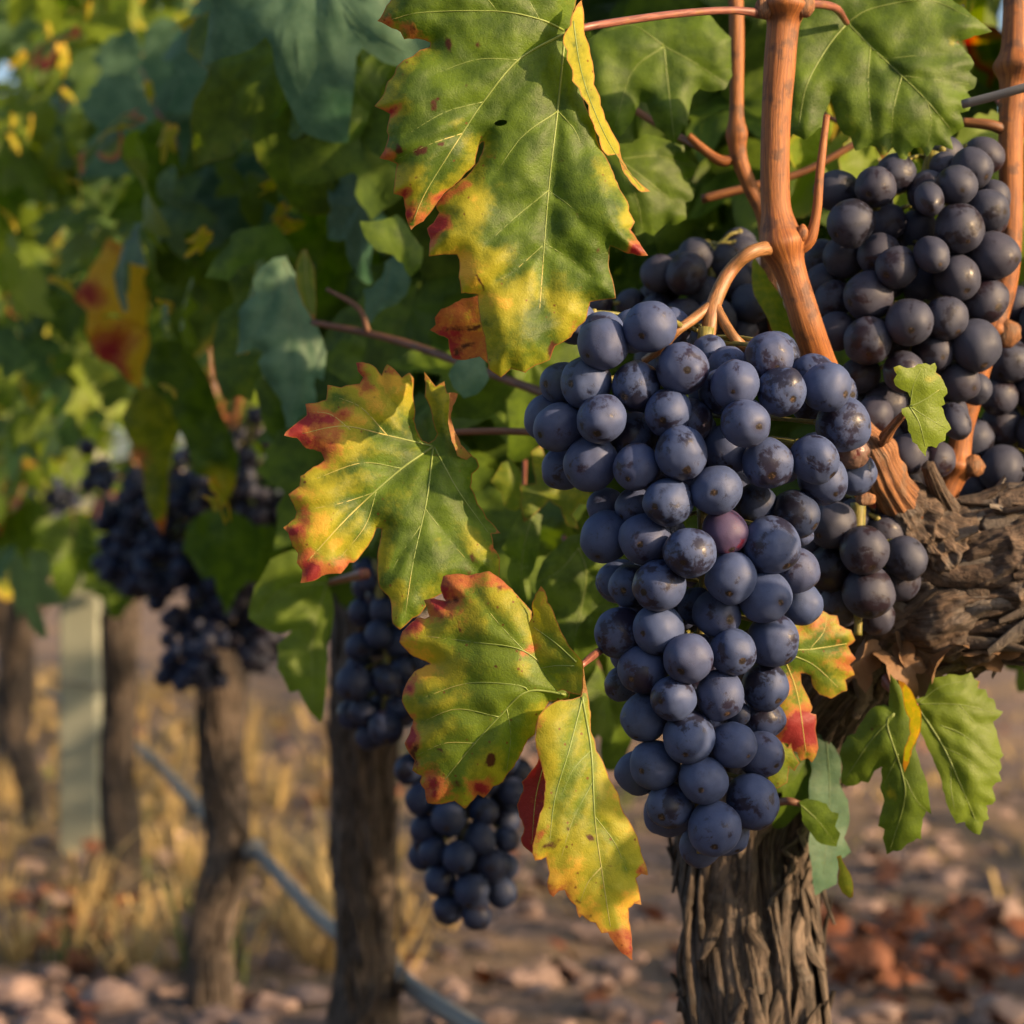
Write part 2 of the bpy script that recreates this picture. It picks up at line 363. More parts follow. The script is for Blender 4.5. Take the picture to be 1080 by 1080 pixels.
    if veins and veinobj:
        vb = MB()
        for li, L in enumerate(veins):
            w0 = (.00048 if len(L[0]) < 3 else L[0][2]) * vr
            pts = [tuple(q[:2]) + (0,) for q in L]; C_, _ = smooth_path(pts, [1] * len(pts), max(6, int(sum(math.dist(a[:2], b[:2]) for a, b in zip(pts, pts[1:])) / 5)))
            V = C_[:, :2]; zz = None
            best = depth_fns[0]
            for pf in depth_fns:
                if in_poly(V[len(V) // 2:len(V) // 2 + 1, 0], V[len(V) // 2:len(V) // 2 + 1, 1], pf[0])[0]: best = pf
            ins = in_poly(V[:, 0], V[:, 1], best[0])
            if ins.sum() < 4: continue
            i0 = int(np.argmax(ins)); V = V[i0:]; ins = ins[i0:]
            if not ins.all(): V = V[:int(np.argmin(ins))]
            if len(V) < 4: continue
            z, _, _ = best[1](V); z = z - w0 * .12
            X = np.stack([(V[:, 0] - 540) / F * z, z, CAMH - (V[:, 1] - HORIZON) / F * z], 1) - off
            rr = w0 * (1 - .72 * np.linspace(0, 1, len(V)) ** .8)
            x, f, lp = tube(X, rr, seg=6, smoothp=False)
            yy = np.full(len(x), base[0])
            for (bx, by, br, ba) in yel:
                q = np.repeat(V, 6, 0); e = ba * np.exp(-((q[:, 0] - bx) ** 2 + (q[:, 1] - by) ** 2) / (br * br)); yy[:len(e)] += e
            vb.add(x, f, yel=yy, rnd=np.full(len(x), rnd))
        if vb.n: vb.build('veins', M['vein'], root)
    if petiole:
        petiole = [(petiole[0][0], petiole[0][1], petiole[0][2] + .0035)] + list(petiole[1:]); pp = [np.array(P(a, b, c)) - off for (a, b, c) in petiole]
        x, f, lp = tube(pp, [pet_r * .6 / s] + [pet_r / s * .8] * (len(pp) - 2) + [pet_r * 1.15 / s], n=20, seg=10)
        mesh_obj('petiole', x, f, pet_mat or M['petiole'], root, attrs=dict(lp=lp))
    return root

def unit_leaf(seed, nr=8, na=72, teeth=1.0, lob=1.0, fold=.25, droop=.25, wave=.10, curl=0.):
    """vine leaf of unit size: hub at the origin, midrib along +y, upper side +z. returns verts, faces, attributes"""
    rs = random.Random(seed)
    keys = [(0, 1.0), (14, .80), (28, .60 - .08 * lob), (40, .66), (54, .86), (68, .70), (82, .55 - .07 * lob), (98, .66), (112, .70), (130, .60), (150, .56), (166, .40), (178, .12)]
    kl = [(a, r * rs.uniform(.92, 1.08)) for a, r in keys]; kr = [(a, r * rs.uniform(.92, 1.08)) for a, r in keys]; kr[0] = kl[0]; kr[-1] = kl[-1]
    th = np.linspace(-178, 178, na); ra = np.where(th < 0, np.interp(-th, [k[0] for k in kl], [k[1] for k in kl]), np.interp(th, [k[0] for k in kr], [k[1] for k in kr]))
    nt_ = 27; ph = (np.abs(th) / 178 * nt_ / 1.4) % 1; ra = ra * (1 + teeth * .10 * (np.abs(1 - 2 * ph) - .5) * np.clip((170 - np.abs(th)) / 25, 0, 1))
    t = np.radians(th); rho = (np.arange(nr + 1) / nr) ** .85
    x = np.outer(rho, ra * np.sin(t)); y = np.outer(rho, ra * np.cos(t)); q = np.stack([x.ravel(), y.ravel()], 1)
    A = [(0, .98), (54, .82), (-54, .82), (112, .62), (-112, .62)]; veins = []
    for a, L in A:
        d = np.array([math.sin(R(a)), math.cos(R(a))]); veins.append([(0, 0), tuple(d * L)])
        for k in (.25, .45, .65):
            for sg in (-1, 1):
                e = np.array([math.sin(R(a + sg * 42)), math.cos(R(a + sg * 42))]); veins.append([tuple(d * L * k), tuple(d * L * k + e * L * .34 * (1.1 - k))])
    dv = seg_dist(q, veins)
    xx, yy = q[:, 0], q[:, 1]; rr = np.hypot(xx, yy); se = rs.uniform(0, 50)
    z = -fold * np.abs(xx) * -1.0 * 1.0 + 0 * xx
    z = fold * np.abs(xx) - droop * rr * rr + .05 * (1 - np.exp(-dv / .05)) * np.clip(rr * 3, 0, 1)
    z += wave * (fbm(np.stack([xx * 2.6 + se, yy * 2.6, 0 * xx], 1), 2) - .5) * 2 * np.clip(rr * 2, 0, 1)
    z -= curl * np.clip(rr - .5, 0, 1) ** 2
    v = np.stack([xx, yy, z], 1); n = len(th)
    f = [(i * n + j, (i + 1) * n + j, (i + 1) * n + j + 1, i * n + j + 1) for i in range(nr) for j in range(n - 1)]
    f = [t_[::-1] for t_ in f]
    edge = np.repeat(1 - rho, n) * np.tile(ra, nr + 1)
    return v, f, dv, edge, veins
UL = {}
def get_unit(i, hi):
    k = (i, hi)
    if k not in UL:
        rs = random.Random(i * 31 + 5)
        args = dict(fold=rs.uniform(.05, .45), droop=rs.uniform(.1, .5), wave=rs.uniform(.08, .2), lob=rs.uniform(.2, 1.8), curl=rs.uniform(0, .5))
        UL[k] = unit_leaf(i, *((14, 150) if hi == 2 else (6, 62) if hi == 1 else (3, 30)), **args)
    return UL[k]
def leaf_attrs(dv, edge, size, yel, red, rnd, v, seed, brn=0.):
    e = np.clip(1 - edge / .35, 0, 1); sd = random.Random(seed); a = sd.uniform(0, 6.28); side = (v[:, 0] * math.cos(a) + v[:, 1] * math.sin(a)) * .35
    return dict(lp=v * size * 100 + seed * 3.7 % 97, yel=yel * (.55 + .6 * e) + side * yel, red=red * (e ** 2) * 1.3 + (.25 * red if red > .6 else 0), brn=np.full(len(v), brn),
                vh=np.exp(-dv * size / .0016), de=edge * size * 100, rnd=np.full(len(v), rnd))
def orient(tipang, yaw, pitch, roll=0.):
    """tipang: screen direction of the tip (0 = right, 90 = down); yaw/pitch turn the face away from the camera"""
    t = R(tipang); tip = Vector((math.cos(t), 0, -math.sin(t))); nz = Vector((0, -1, 0)); x = tip.cross(nz)
    m = Matrix((x, tip, nz)).transposed()
    return Matrix.Rotation(R(yaw), 3, 'Z') @ Matrix.Rotation(R(pitch), 3, 'X') @ m
def soft_leaf(label, px, py, Z, size, tipang, yaw=0, pitch=0, kind=0, yel=0., red=0., rnd=.3, group=None, hi=1, pet=True, mat=None, brn=0.):
    """a generic vine leaf: px,py,Z = hub, size = hub-to-tip length in metres"""
    root = empty('vine_leaf', P(px, py, Z), label, 'leaf', group)
    v, f, dv, e, veins = get_unit(kind, hi); Mx = np.array(orient(tipang, yaw, pitch))
    o = mesh_obj('blade', (v * size) @ Mx.T, f, mat or M['leaf'], root, attrs=leaf_attrs(dv, e, size, yel, red, rnd, v, kind * 7.1 + px * .37, brn))
    if hi == 2:
        vb = MB(); 
        for L in veins:
            m_ = 12 if L[0] == (0, 0) else 7; a, b = np.array(L[0]), np.array(L[1]); q = a + (b - a) * np.linspace(0, 1, m_)[:, None]
            idx = [int(np.argmin((v[:, 0] - c[0]) ** 2 + (v[:, 1] - c[1]) ** 2)) for c in q]
            X = np.array([[c[0], c[1], v[i, 2] + .001] for c, i in zip(q, idx)]) * size
            w = .00045 if L[0] == (0, 0) else .00028
            x, ff, _ = tube(X @ Mx.T, w * (1 - .7 * np.linspace(0, 1, m_)), seg=6, smoothp=False); vb.add(x, ff, yel=np.full(len(x), yel), rnd=np.full(len(x), rnd))
        vb.build('veins', M['vein'], root)
    if pet:
        d = Mx @ np.array([0, -1, -.35]); d2 = Mx @ np.array([.15, -1.6, -1.1]); 
        x, ff, lp = tube([np.zeros(3), d * size * .35, d2 * size * .45], [.0009, .0008, .0012], n=10, seg=7)
        mesh_obj('petiole', x, ff, M['petiole'] if rnd < .5 else M['stalk'], root, attrs=dict(lp=lp))
    return root

# ------------------------------------------------------------------ grapes
def ico(sub):
    import bmesh
    bm = bmesh.new(); bmesh.ops.create_icosphere(bm, subdivisions=sub, radius=1); v = np.array([tuple(a.co) for a in bm.verts]); f = [tuple(q.index for q in a.verts) for a in bm.faces]; bm.free()
    return v, f
ICO = {k: ico(k) for k in (2, 3, 4, 5)}
def grape_mesh(seed, sub, mat, shrivel=0.):
    v, f = ICO[sub]; v = v.copy(); rs = random.Random(seed)
    d = 1 + .075 * (fbm(v * 1.3 + seed * 9.1, 2) - .5) * 2
    pol = np.arccos(np.clip(-v[:, 2], -1, 1))
    d -= .035 * np.exp(-(pol / .17) ** 2) - .03 * np.exp(-(pol / .06) ** 2); d -= .05 * np.exp(-((math.pi - pol) / .2) ** 2)
    if shrivel: d -= shrivel * np.abs(fbm(v * 2.5 + seed, 3) - .5) * 2
    v = v * d[:, None] * np.array([1, rs.uniform(.96, 1.0), rs.uniform(1.0, 1.08)]) * .0078
    me = bpy.data.meshes.new('grape'); me.from_pydata([tuple(a) for a in v], [], f); me.polygons.foreach_set('use_smooth', [True] * len(f)); me.materials.append(mat); me.update()
    return me
GM = {}
def gmesh(kind, sub, i):
    k = (kind, sub, i % 6)
    if k not in GM: GM[k] = grape_mesh(i % 6 + 1, sub, M[kind], .10 if 'brown' in kind else 0.)
    return GM[k]
def put_grape(root, c, r, down, kind, sub, i, sq=None):
    o = bpy.data.objects.new('grape', gmesh(kind, sub, i)); COL.objects.link(o); o.parent = root
    o.location = Vector(c) - root.location
    q = Vector(down).normalized().to_track_quat('-Z', 'Y') @ Quaternion((0, 0, 1), random.uniform(0, 6.28)); o.rotation_mode = 'QUATERNION'; o.rotation_quaternion = q
    s = r / .0078; o.scale = (s * (sq or 1) * random.uniform(.97, 1.03), s * (sq or 1) * random.uniform(.97, 1.03), s * random.uniform(.96, 1.06))
    return o
def relax(C_, Rr, lock_xy=True, it=260, k=.93):
    """push overlapping grapes apart (along the view depth only, so that their place in the bunch stays)"""
    C_ = C_.copy(); n = len(C_)
    for _ in range(it):
        D = C_[:, None] - C_[None]; d = np.linalg.norm(D, axis=2) + np.eye(n); need = k * (Rr[:, None] + Rr[None]) - d; need[np.eye(n, dtype=bool)] = 0; need = np.clip(need, 0, None)
        if need.max() < 1e-5: break
        sy = np.sign(D[:, :, 1] + 1e-9 * np.arange(n)[:, None]); wy = np.clip(need, 0, .003) * sy * .35
        C_[:, 1] += np.clip(wy.sum(1), -.002, .002)
        if not lock_xy:
            sh = (D / d[..., None] * need[..., None]).sum(1) * .3; C_ += sh
    return C_
def hero_bunch(label, lst, Zc, axis, kind, root_px, fill=18, D=.034, group='grape bunches', special=None, sub=5, fillz=(.0, .03), k=.90):
    """lst: (px, py, r_px, layer[, squash]); axis: (y, xc, halfwidth) table of the bunch's middle line"""
    root = empty('grape_bunch', P(*root_px), label, 'grape bunch', group)
    ay = [a[0] for a in axis]; C_, Rr, sq = [], [], []
    for g in lst:
        x, y, r, L = g[:4]; xc = np.interp(y, ay, [a[1] for a in axis]); w = np.interp(y, ay, [a[2] for a in axis]); t = min(.98, abs(x - xc) / w)
        z = Zc - D * min(1, w / 130) * math.sqrt(1 - t * t) + L * .0115; C_.append(P(x, y, z)); Rr.append(r * 1.045 * z / F); sq.append(g[4] if len(g) > 4 else None)
    C_ = np.array(C_); Rr = np.array(Rr); Y0 = C_[:, 1].copy(); C_ = relax(C_, Rr, k=k)
    C_[:, 0] *= C_[:, 1] / Y0; C_[:, 2] = CAMH + (C_[:, 2] - CAMH) * C_[:, 1] / Y0; Rr = Rr * C_[:, 1] / Y0
    F_ = []; tries = 0
    while len(F_) < fill and tries < 4000:
        tries += 1; b = C_[random.randrange(len(C_))]; c = np.array(b) + np.array([random.uniform(-.012, .012), random.uniform(.007, .03), random.uniform(-.010, .010)])
        if c[1] > Zc + fillz[1]: continue
        al = np.concatenate([C_, np.array(F_).reshape(-1, 3)]); rr = np.concatenate([Rr, np.full(len(F_), .0075)])
        if (np.linalg.norm(al - c, axis=1) > .84 * (rr + .0075)).all():
            ys = HORIZON - (c[2] - CAMH) / c[1] * F; xs = 540 + c[0] / c[1] * F; w = np.interp(ys, ay, [a[2] for a in axis]); xc = np.interp(ys, ay, [a[1] for a in axis])
            if abs(xs - xc) < w * .82: F_.append(c)
    sb = MB(); pts = []; inner = []
    for (y, xc, w) in axis: pts.append(P(xc, y, Zc + .002))
    x, f, lp = tube([p - root.location for p in pts], [.0028 - .002 * i / len(pts) for i in range(len(pts))], n=40, seg=8); sb.add(x, f, lp=lp)
    al = list(C_) + F_; ra = list(Rr) + [.0075] * len(F_)
    for i, (c, r) in enumerate(zip(al, ra)):
        ys = HORIZON - (c[2] - CAMH) / c[1] * F; yt = max(ay[0], ys - 22)
        ax = np.array(P(np.interp(yt, ay, [a[1] for a in axis]), yt, Zc + .002)); out = c - ax; out /= np.linalg.norm(out) + 1e-9
        dn = out + np.array([random.uniform(-.55, .45), random.uniform(-.75, .15), random.uniform(-.9, .1)]); dn /= np.linalg.norm(dn)
        kd = kind
        if special and i in special: kd = special[i]
        put_grape(root, c, r, dn, kd, sub if i < len(C_) else 3, i, sq[i] if i < len(C_) else None) if i < 99 else inner.append((c, r))
        top = c - dn * r * .97; ax = top + (ax - top) * min(1, .017 / (np.linalg.norm(ax - top) + 1e-6)) + np.array([0, .012, .0]); mid = (top * .55 + ax * .45) - dn * .002
        x, f, lp = tube([top - np.array(root.location), mid - np.array(root.location), ax - np.array(root.location)], [.00095, .0007, .0012], n=8, seg=6); sb.add(x, f, lp=lp)
        x, f, lp = tube([top + dn * .0005 - np.array(root.location), top - dn * .0013 - np.array(root.location)], [.0017, .0010], n=2, seg=7, smoothp=False); sb.add(x, f, lp=lp)
    sb.build('stem', M['stalk'], root)
    if inner:
        ib = MB(); v, f = ICO[3]
        for (c, r) in inner: ib.add(v * r + c - np.array(root.location), f)
        tag(ib.build('inner_grapes', M[kind], root), kind='stuff')
    return root
def far_bunch(label, px, py, Z, length, width, n, kind='grape', group='grape bunches', sub=3, r=.0074, seed=1):
    """a whole bunch hanging from (px,py,Z)"""
    rs = np.random.default_rng(seed); top = np.array(P(px, py, Z)); root = empty('grape_bunch', Vector(top), label, 'grape bunch', group)
    C_ = []
    for i in range(n):
        t = rs.random() ** .8; w = width * .5 * (1 - .62 * t) * math.sqrt(rs.random()); a = rs.uniform(0, 6.28)
        C_.append(top + np.array([w * math.cos(a), w * math.sin(a), -.012 - t * length]))
    C_ = relax(np.array(C_), np.full(n, r), False, 40, .86); sb = MB()
    x, f, lp = tube([(0, 0, .02), (0, 0, -length * .5), (0, 0, -length)], [.0022, .0018, .001], n=10, seg=6); sb.add(x, f, lp=lp)
    for i, c in enumerate(C_):
        ax = np.array([top[0], top[1], min(top[2], c[2] + .01)]); out = c - ax + rs.uniform(-.004, .004, 3); put_grape(root, c, r * rs.uniform(.9, 1.08), out, kind, sub, i)
        x, f, lp = tube([c - top, ax - top], [.0008, .001], n=2, seg=5, smoothp=False); sb.add(x, f, lp=lp)
    sb.build('stem', M['stalk'], root)
    return root

# ------------------------------------------------------------------ ground
def ground_h(x, y):
    p = np.stack([np.asarray(x, float), np.asarray(y, float), np.zeros(np.shape(x))], 1)
    h = (fbm(p * 1.3, 3) - .5) * .05 + (fbm(p * 9, 3) - .5) * .022 + (fbm(p * 34 + 3, 2) - .5) * .008
    far = np.clip((p[:, 1] - 7.5) / 30, 0, 1); return h * np.clip(1 - far, 0, 1) + far * far * 1.2
def make_ground():
    t = NT('dry_soil'); tc = t.n('TexCoord').outputs['Object']
    n1 = t.noise(tc, 1.4, 5, .6); n2 = t.noise(tc, 14, 6, .7); n3 = t.noise(tc, 60, 4, .6); st = t.vor(tc, 26, 'F1', 'Color')
    c = t.mix(t.step(n2, .35, .65), (.055, .040, .036), (.17, .12, .105)); c = t.mix(t.step(n1, .42, .62), c, t.mix(n3, (.24, .155, .075), (.12, .085, .06)))
    c = t.mix(t.math('MULTIPLY', t.step(n3, .55, .7), .6), c, (.30, .22, .19))
    b = t.bump(t.math('ADD', n2, t.math('MULTIPLY', n3, .5)), .02, .9)
    mt = t.done(t.bsdf(Base_Color=c, Roughness=.95, Normal=b).outputs[0])
    xs = np.concatenate([np.linspace(-60, -4, 20), np.linspace(-3.9, 5, 260), np.linspace(5.2, 80, 24)]); ys = np.concatenate([np.linspace(-8, .5, 12), np.linspace(.6, 10, 300), np.linspace(10.4, 160, 50)])
    X, Y = np.meshgrid(xs, ys); x, y = X.ravel(), Y.ravel(); n = len(xs)
    f = [(i * n + j, i * n + j + 1, (i + 1) * n + j + 1, (i + 1) * n + j) for i in range(len(ys) - 1) for j in range(n - 1)]
    tag(mesh_obj('ground', np.stack([x, y, ground_h(x, y)], 1), f, mt), kind='structure')
make_ground()

def simple_mat(name, c1, c2, scale=30, rough=.8, bump=.004):
    t = NT(name); tc = t.n('TexCoord').outputs['Object']; oi = t.n('NewGeometry').outputs['Random Per Island']
    n = t.noise(tc, scale, 5, .65); c = t.mix(t.math('ADD', t.math('MULTIPLY', n, .6), t.math('MULTIPLY', oi, .45), clamp=True), c1, c2)
    return t.done(t.bsdf(Base_Color=c, Roughness=rough, Normal=t.bump(n, bump, .8)).outputs[0])
M['stone'] = simple_mat('field_stone', (.09, .065, .060), (.33, .235, .21)); M['straw'] = simple_mat('dry_straw', (.34, .24, .09), (.58, .42, .18), 20, .8, .0005)
M['husk'] = simple_mat('dry_husk', (.05, .03, .018), (.22, .12, .055), 60, .75, .001)
M['litter'] = simple_mat('dead_leaf', (.07, .028, .018), (.26, .085, .030), 30, .7, .001); M['weed'] = simple_mat('weed_blade', (.05, .09, .015), (.14, .17, .03), 20, .7, .0005)
M['post'] = simple_mat('weathered_post', (.17, .20, .17), (.33, .34, .26), 12, .8, .002); M['pipe'] = simple_mat('grey_plastic_pipe', (.11, .11, .11), (.19, .185, .175), 8, .45, .0004)

def scatter_ground():
    rs = np.random.default_rng(3); mb = MB(); v0, f0 = ICO[2]
    for i in range(3600):
        z = 2.1 + 7 * rs.random() ** 1.6; x = rs.uniform(-.26, .30) * z; r = .003 + .017 * rs.random() ** 4 * (1 if z < 6 else .5)
        v = v0 * (1 + 1.1 * (fbm(v0 * 1.9 + i, 2) - .5))[:, None] * np.array([r * rs.uniform(.8, 1.6), r * rs.uniform(.8, 1.4), r * rs.uniform(.5, .9)])
        h = ground_h([x], [z])[0]; mb.add(v + (x, z, h + r * .25), f0)
    tag(mb.build('gravel', M['stone'], smooth=False), 'loose grey and pinkish stones strewn over the dry soil', 'gravel', kind='stuff')
    mb = MB()
    def tuft(x, y, h, n, mbx, spread=.5):
        g = ground_h([x], [y])[0]
        for _ in range(n):
            a = rs.uniform(0, 6.28); ln = h * rs.uniform(.5, 1.2); d = np.array([math.cos(a), math.sin(a), 0]); s = np.array([-d[1], d[0], 0]) * rs.uniform(.0012, .003)
            b = np.array([x, y, g]) + d * rs.uniform(0, .03); lean = spread * rs.uniform(.3, 1.5); m = b + d * ln * .35 * lean + (0, 0, ln * .55); e = b + d * ln * lean + (0, 0, ln * rs.uniform(.3, .95))
            mbx.add([b - s, b + s, m - s * .8, m + s * .8, e], [(0, 1, 3, 2), (2, 3, 4)])
    for i in range(300):
        z = 2.6 + 6.5 * rs.random() ** 1.2; c = .135 - .27 * (z - .95)
        x = c + rs.normal(0, .13 + .06 * (z - 2)) + .10; 
        if x / z * F + 540 > 560 and rs.random() < .85: continue
        tuft(x, z, rs.uniform(.05, .16), int(rs.uniform(10, 26)), mb, .9)
    for i in range(130):
        z = rs.uniform(3, 9); tuft(rs.uniform(.0, .3) * z, z, .05, 8, mb, 1.3)
    tag(mb.build('dry_grass', M['straw'], smooth=False), 'straw coloured dry grass in tufts under the vine row', 'grass', kind='stuff')
    mb = MB(); tuft(-.33, 2.62, .15, 30, mb, .45); tuft(-.30, 2.55, .12, 18, mb, .5); tuft(-.50, 2.7, .08, 20, mb); tuft(-.25, 5, .12, 20, mb)
    for i in range(20): tuft(rs.uniform(-.24, .1) * 4, rs.uniform(3, 6), .07, 12, mb)
    tag(mb.build('weeds', M['weed'], smooth=False), 'low green weeds at the foot of the vine trunks', 'weeds', kind='stuff')
    mb = MB(); v, f, dv, e, ve = get_unit(3, 0)
    for i in range(360):
        z = 2.15 + 5 * rs.random() ** 1.5; x = rs.uniform(-.25, .26) * z
        if i < 90: z = rs.uniform(2.45, 2.95); x = rs.uniform(.12, .21) * z + rs.normal(0, .015) * z
        elif i < 125: z = rs.normal(3.0, .12); x = rs.normal(-.175, .012) * z
        q = Quaternion((0, 0, 1), rs.uniform(0, 6.28)) @ Quaternion((1, 0, 0), rs.uniform(-1.0, 1.0)) @ Quaternion((0, 1, 0), rs.uniform(-.8, .8))
        w = v * rs.uniform(.014, .030); w = w + np.array([0, 0, 1]) * (w[:, :1] ** 2 * rs.uniform(5, 22)); Mq = np.array(q.to_matrix())
        mb.add(w @ Mq.T + (x, z, ground_h([x], [z])[0] + .012 + (rs.random() * .03 if i < 90 else 0)), f)
    tag(mb.build('leaf_litter', M['litter']), 'rusty brown fallen vine leaves lying on the soil', 'leaf litter', kind='stuff')
    for (x, y, r, lab) in ((-.525, 2.50, .030, 'large pinkish field stone at the left edge of the soil'), (.475, 2.36, .022, 'dark grey field stone at the lower right edge of the soil'), (-.40, 2.42, .028, 'small pale field stone left of the slender vine trunk')):
        v, f0 = ICO[4]; v = v * (1 + .9 * (fbm(v * 1.6 + x * 9, 4) - .5))[:, None] * np.array([r * 1.25, r, r * .75]); o = mesh_obj('field_stone', v, f0, M['stone'])
        o.location = (x, y, ground_h([x], [y])[0] + r * .35); tag(o, lab, 'stone', 'field stones on the soil')
scatter_ground()

# ------------------------------------------------------------------ vine trunks
def fibre(amp, fr=3.2, al=.18, seed=0., twist=3.0):
    def d(a, s, r, pos):
        a2 = a + s * twist; q = np.stack([np.cos(a2) * fr, np.sin(a2) * fr, s * 100 * al * .35 + seed], 1)
        n = fbm(q, 4); rid = 1 - np.abs(2 * fbm(q * 2.1 + 5, 3) - 1) * 2.2
        lump = fbm(np.stack([np.cos(a), np.sin(a), s * 14 + seed], 1), 2) - .5
        fine = vnoise(np.stack([np.cos(a2) * fr * 6, np.sin(a2) * fr * 6, s * 100 * al + seed], 1)) - .5
        return r * (amp * (n - .5) * 1.6 + amp * .55 * rid + lump * .55 + fine * amp * .28)
    return d
def strips(mb, C_, Rr, n, seed, L=(.04, .12), w=(.0015, .005), lift=.004, twist=2.2):
    """peeling bark strips lying along a trunk; C_, Rr = centreline and radii"""
    rs = np.random.default_rng(seed); s = np.concatenate([[0], np.cumsum(np.linalg.norm(np.diff(C_, axis=0), axis=1))]); T = np.gradient(C_, axis=0); T /= np.linalg.norm(T, axis=1)[:, None]
    for _ in range(n):
        l = rs.uniform(*L); s0 = rs.uniform(0, max(.001, s[-1] - l)); a0 = rs.uniform(0, 6.28); m = 12; q = np.linspace(0, 1, m); ss = s0 + q * l
        c = np.stack([np.interp(ss, s, C_[:, k]) for k in range(3)], 1); t = np.stack([np.interp(ss, s, T[:, k]) for k in range(3)], 1); r = np.interp(ss, s, Rr)
        a = a0 + (ss - s0) * twist * rs.uniform(-1.0, 3.2) + (fbm(np.stack([q * 3, q * 0 + a0 * 9, q * 0], 1), 2) - .5) * .9; u = np.cross(t, [0.1, .9, .2]); u /= np.linalg.norm(u, axis=1)[:, None]; v = np.cross(t, u)
        out = u * np.cos(a)[:, None] + v * np.sin(a)[:, None]; sd = np.cross(t, out); wd = rs.uniform(*w) * (1.5 if rs.random() < .2 else 1) * np.clip(np.sin(q * math.pi) ** .3, .3, 1) * (.75 + .5 * fbm(np.stack([q * 6, q * 0 + a0, q * 0], 1), 2))
        lf = r * 1.03 + lift * (.15 + np.abs(2 * q - 1) ** 3 * rs.uniform(0, 1.6)) ; ce = c + out * lf[:, None]; th = .0008
        A = ce - sd * wd[:, None]; B = ce + sd * wd[:, None]; A2 = A - out * th * 1.2; B2 = B - out * th * 1.2; mid = ce + out * wd[:, None] * .35
        X = np.concatenate([A, mid, B, B2, A2]); f = []
        for k in range(5):
            for i in range(m - 1): f.append((k * m + i, k * m + i + 1, ((k + 1) % 5) * m + i + 1, ((k + 1) % 5) * m + i))
        lp = np.stack([np.tile(q * 0 + a0 * 3, 5) + np.repeat(np.arange(5) * .12, m), np.zeros(5 * m), np.tile(ss * 100, 5)], 1)
        mb.add(X, f, lp=lp)

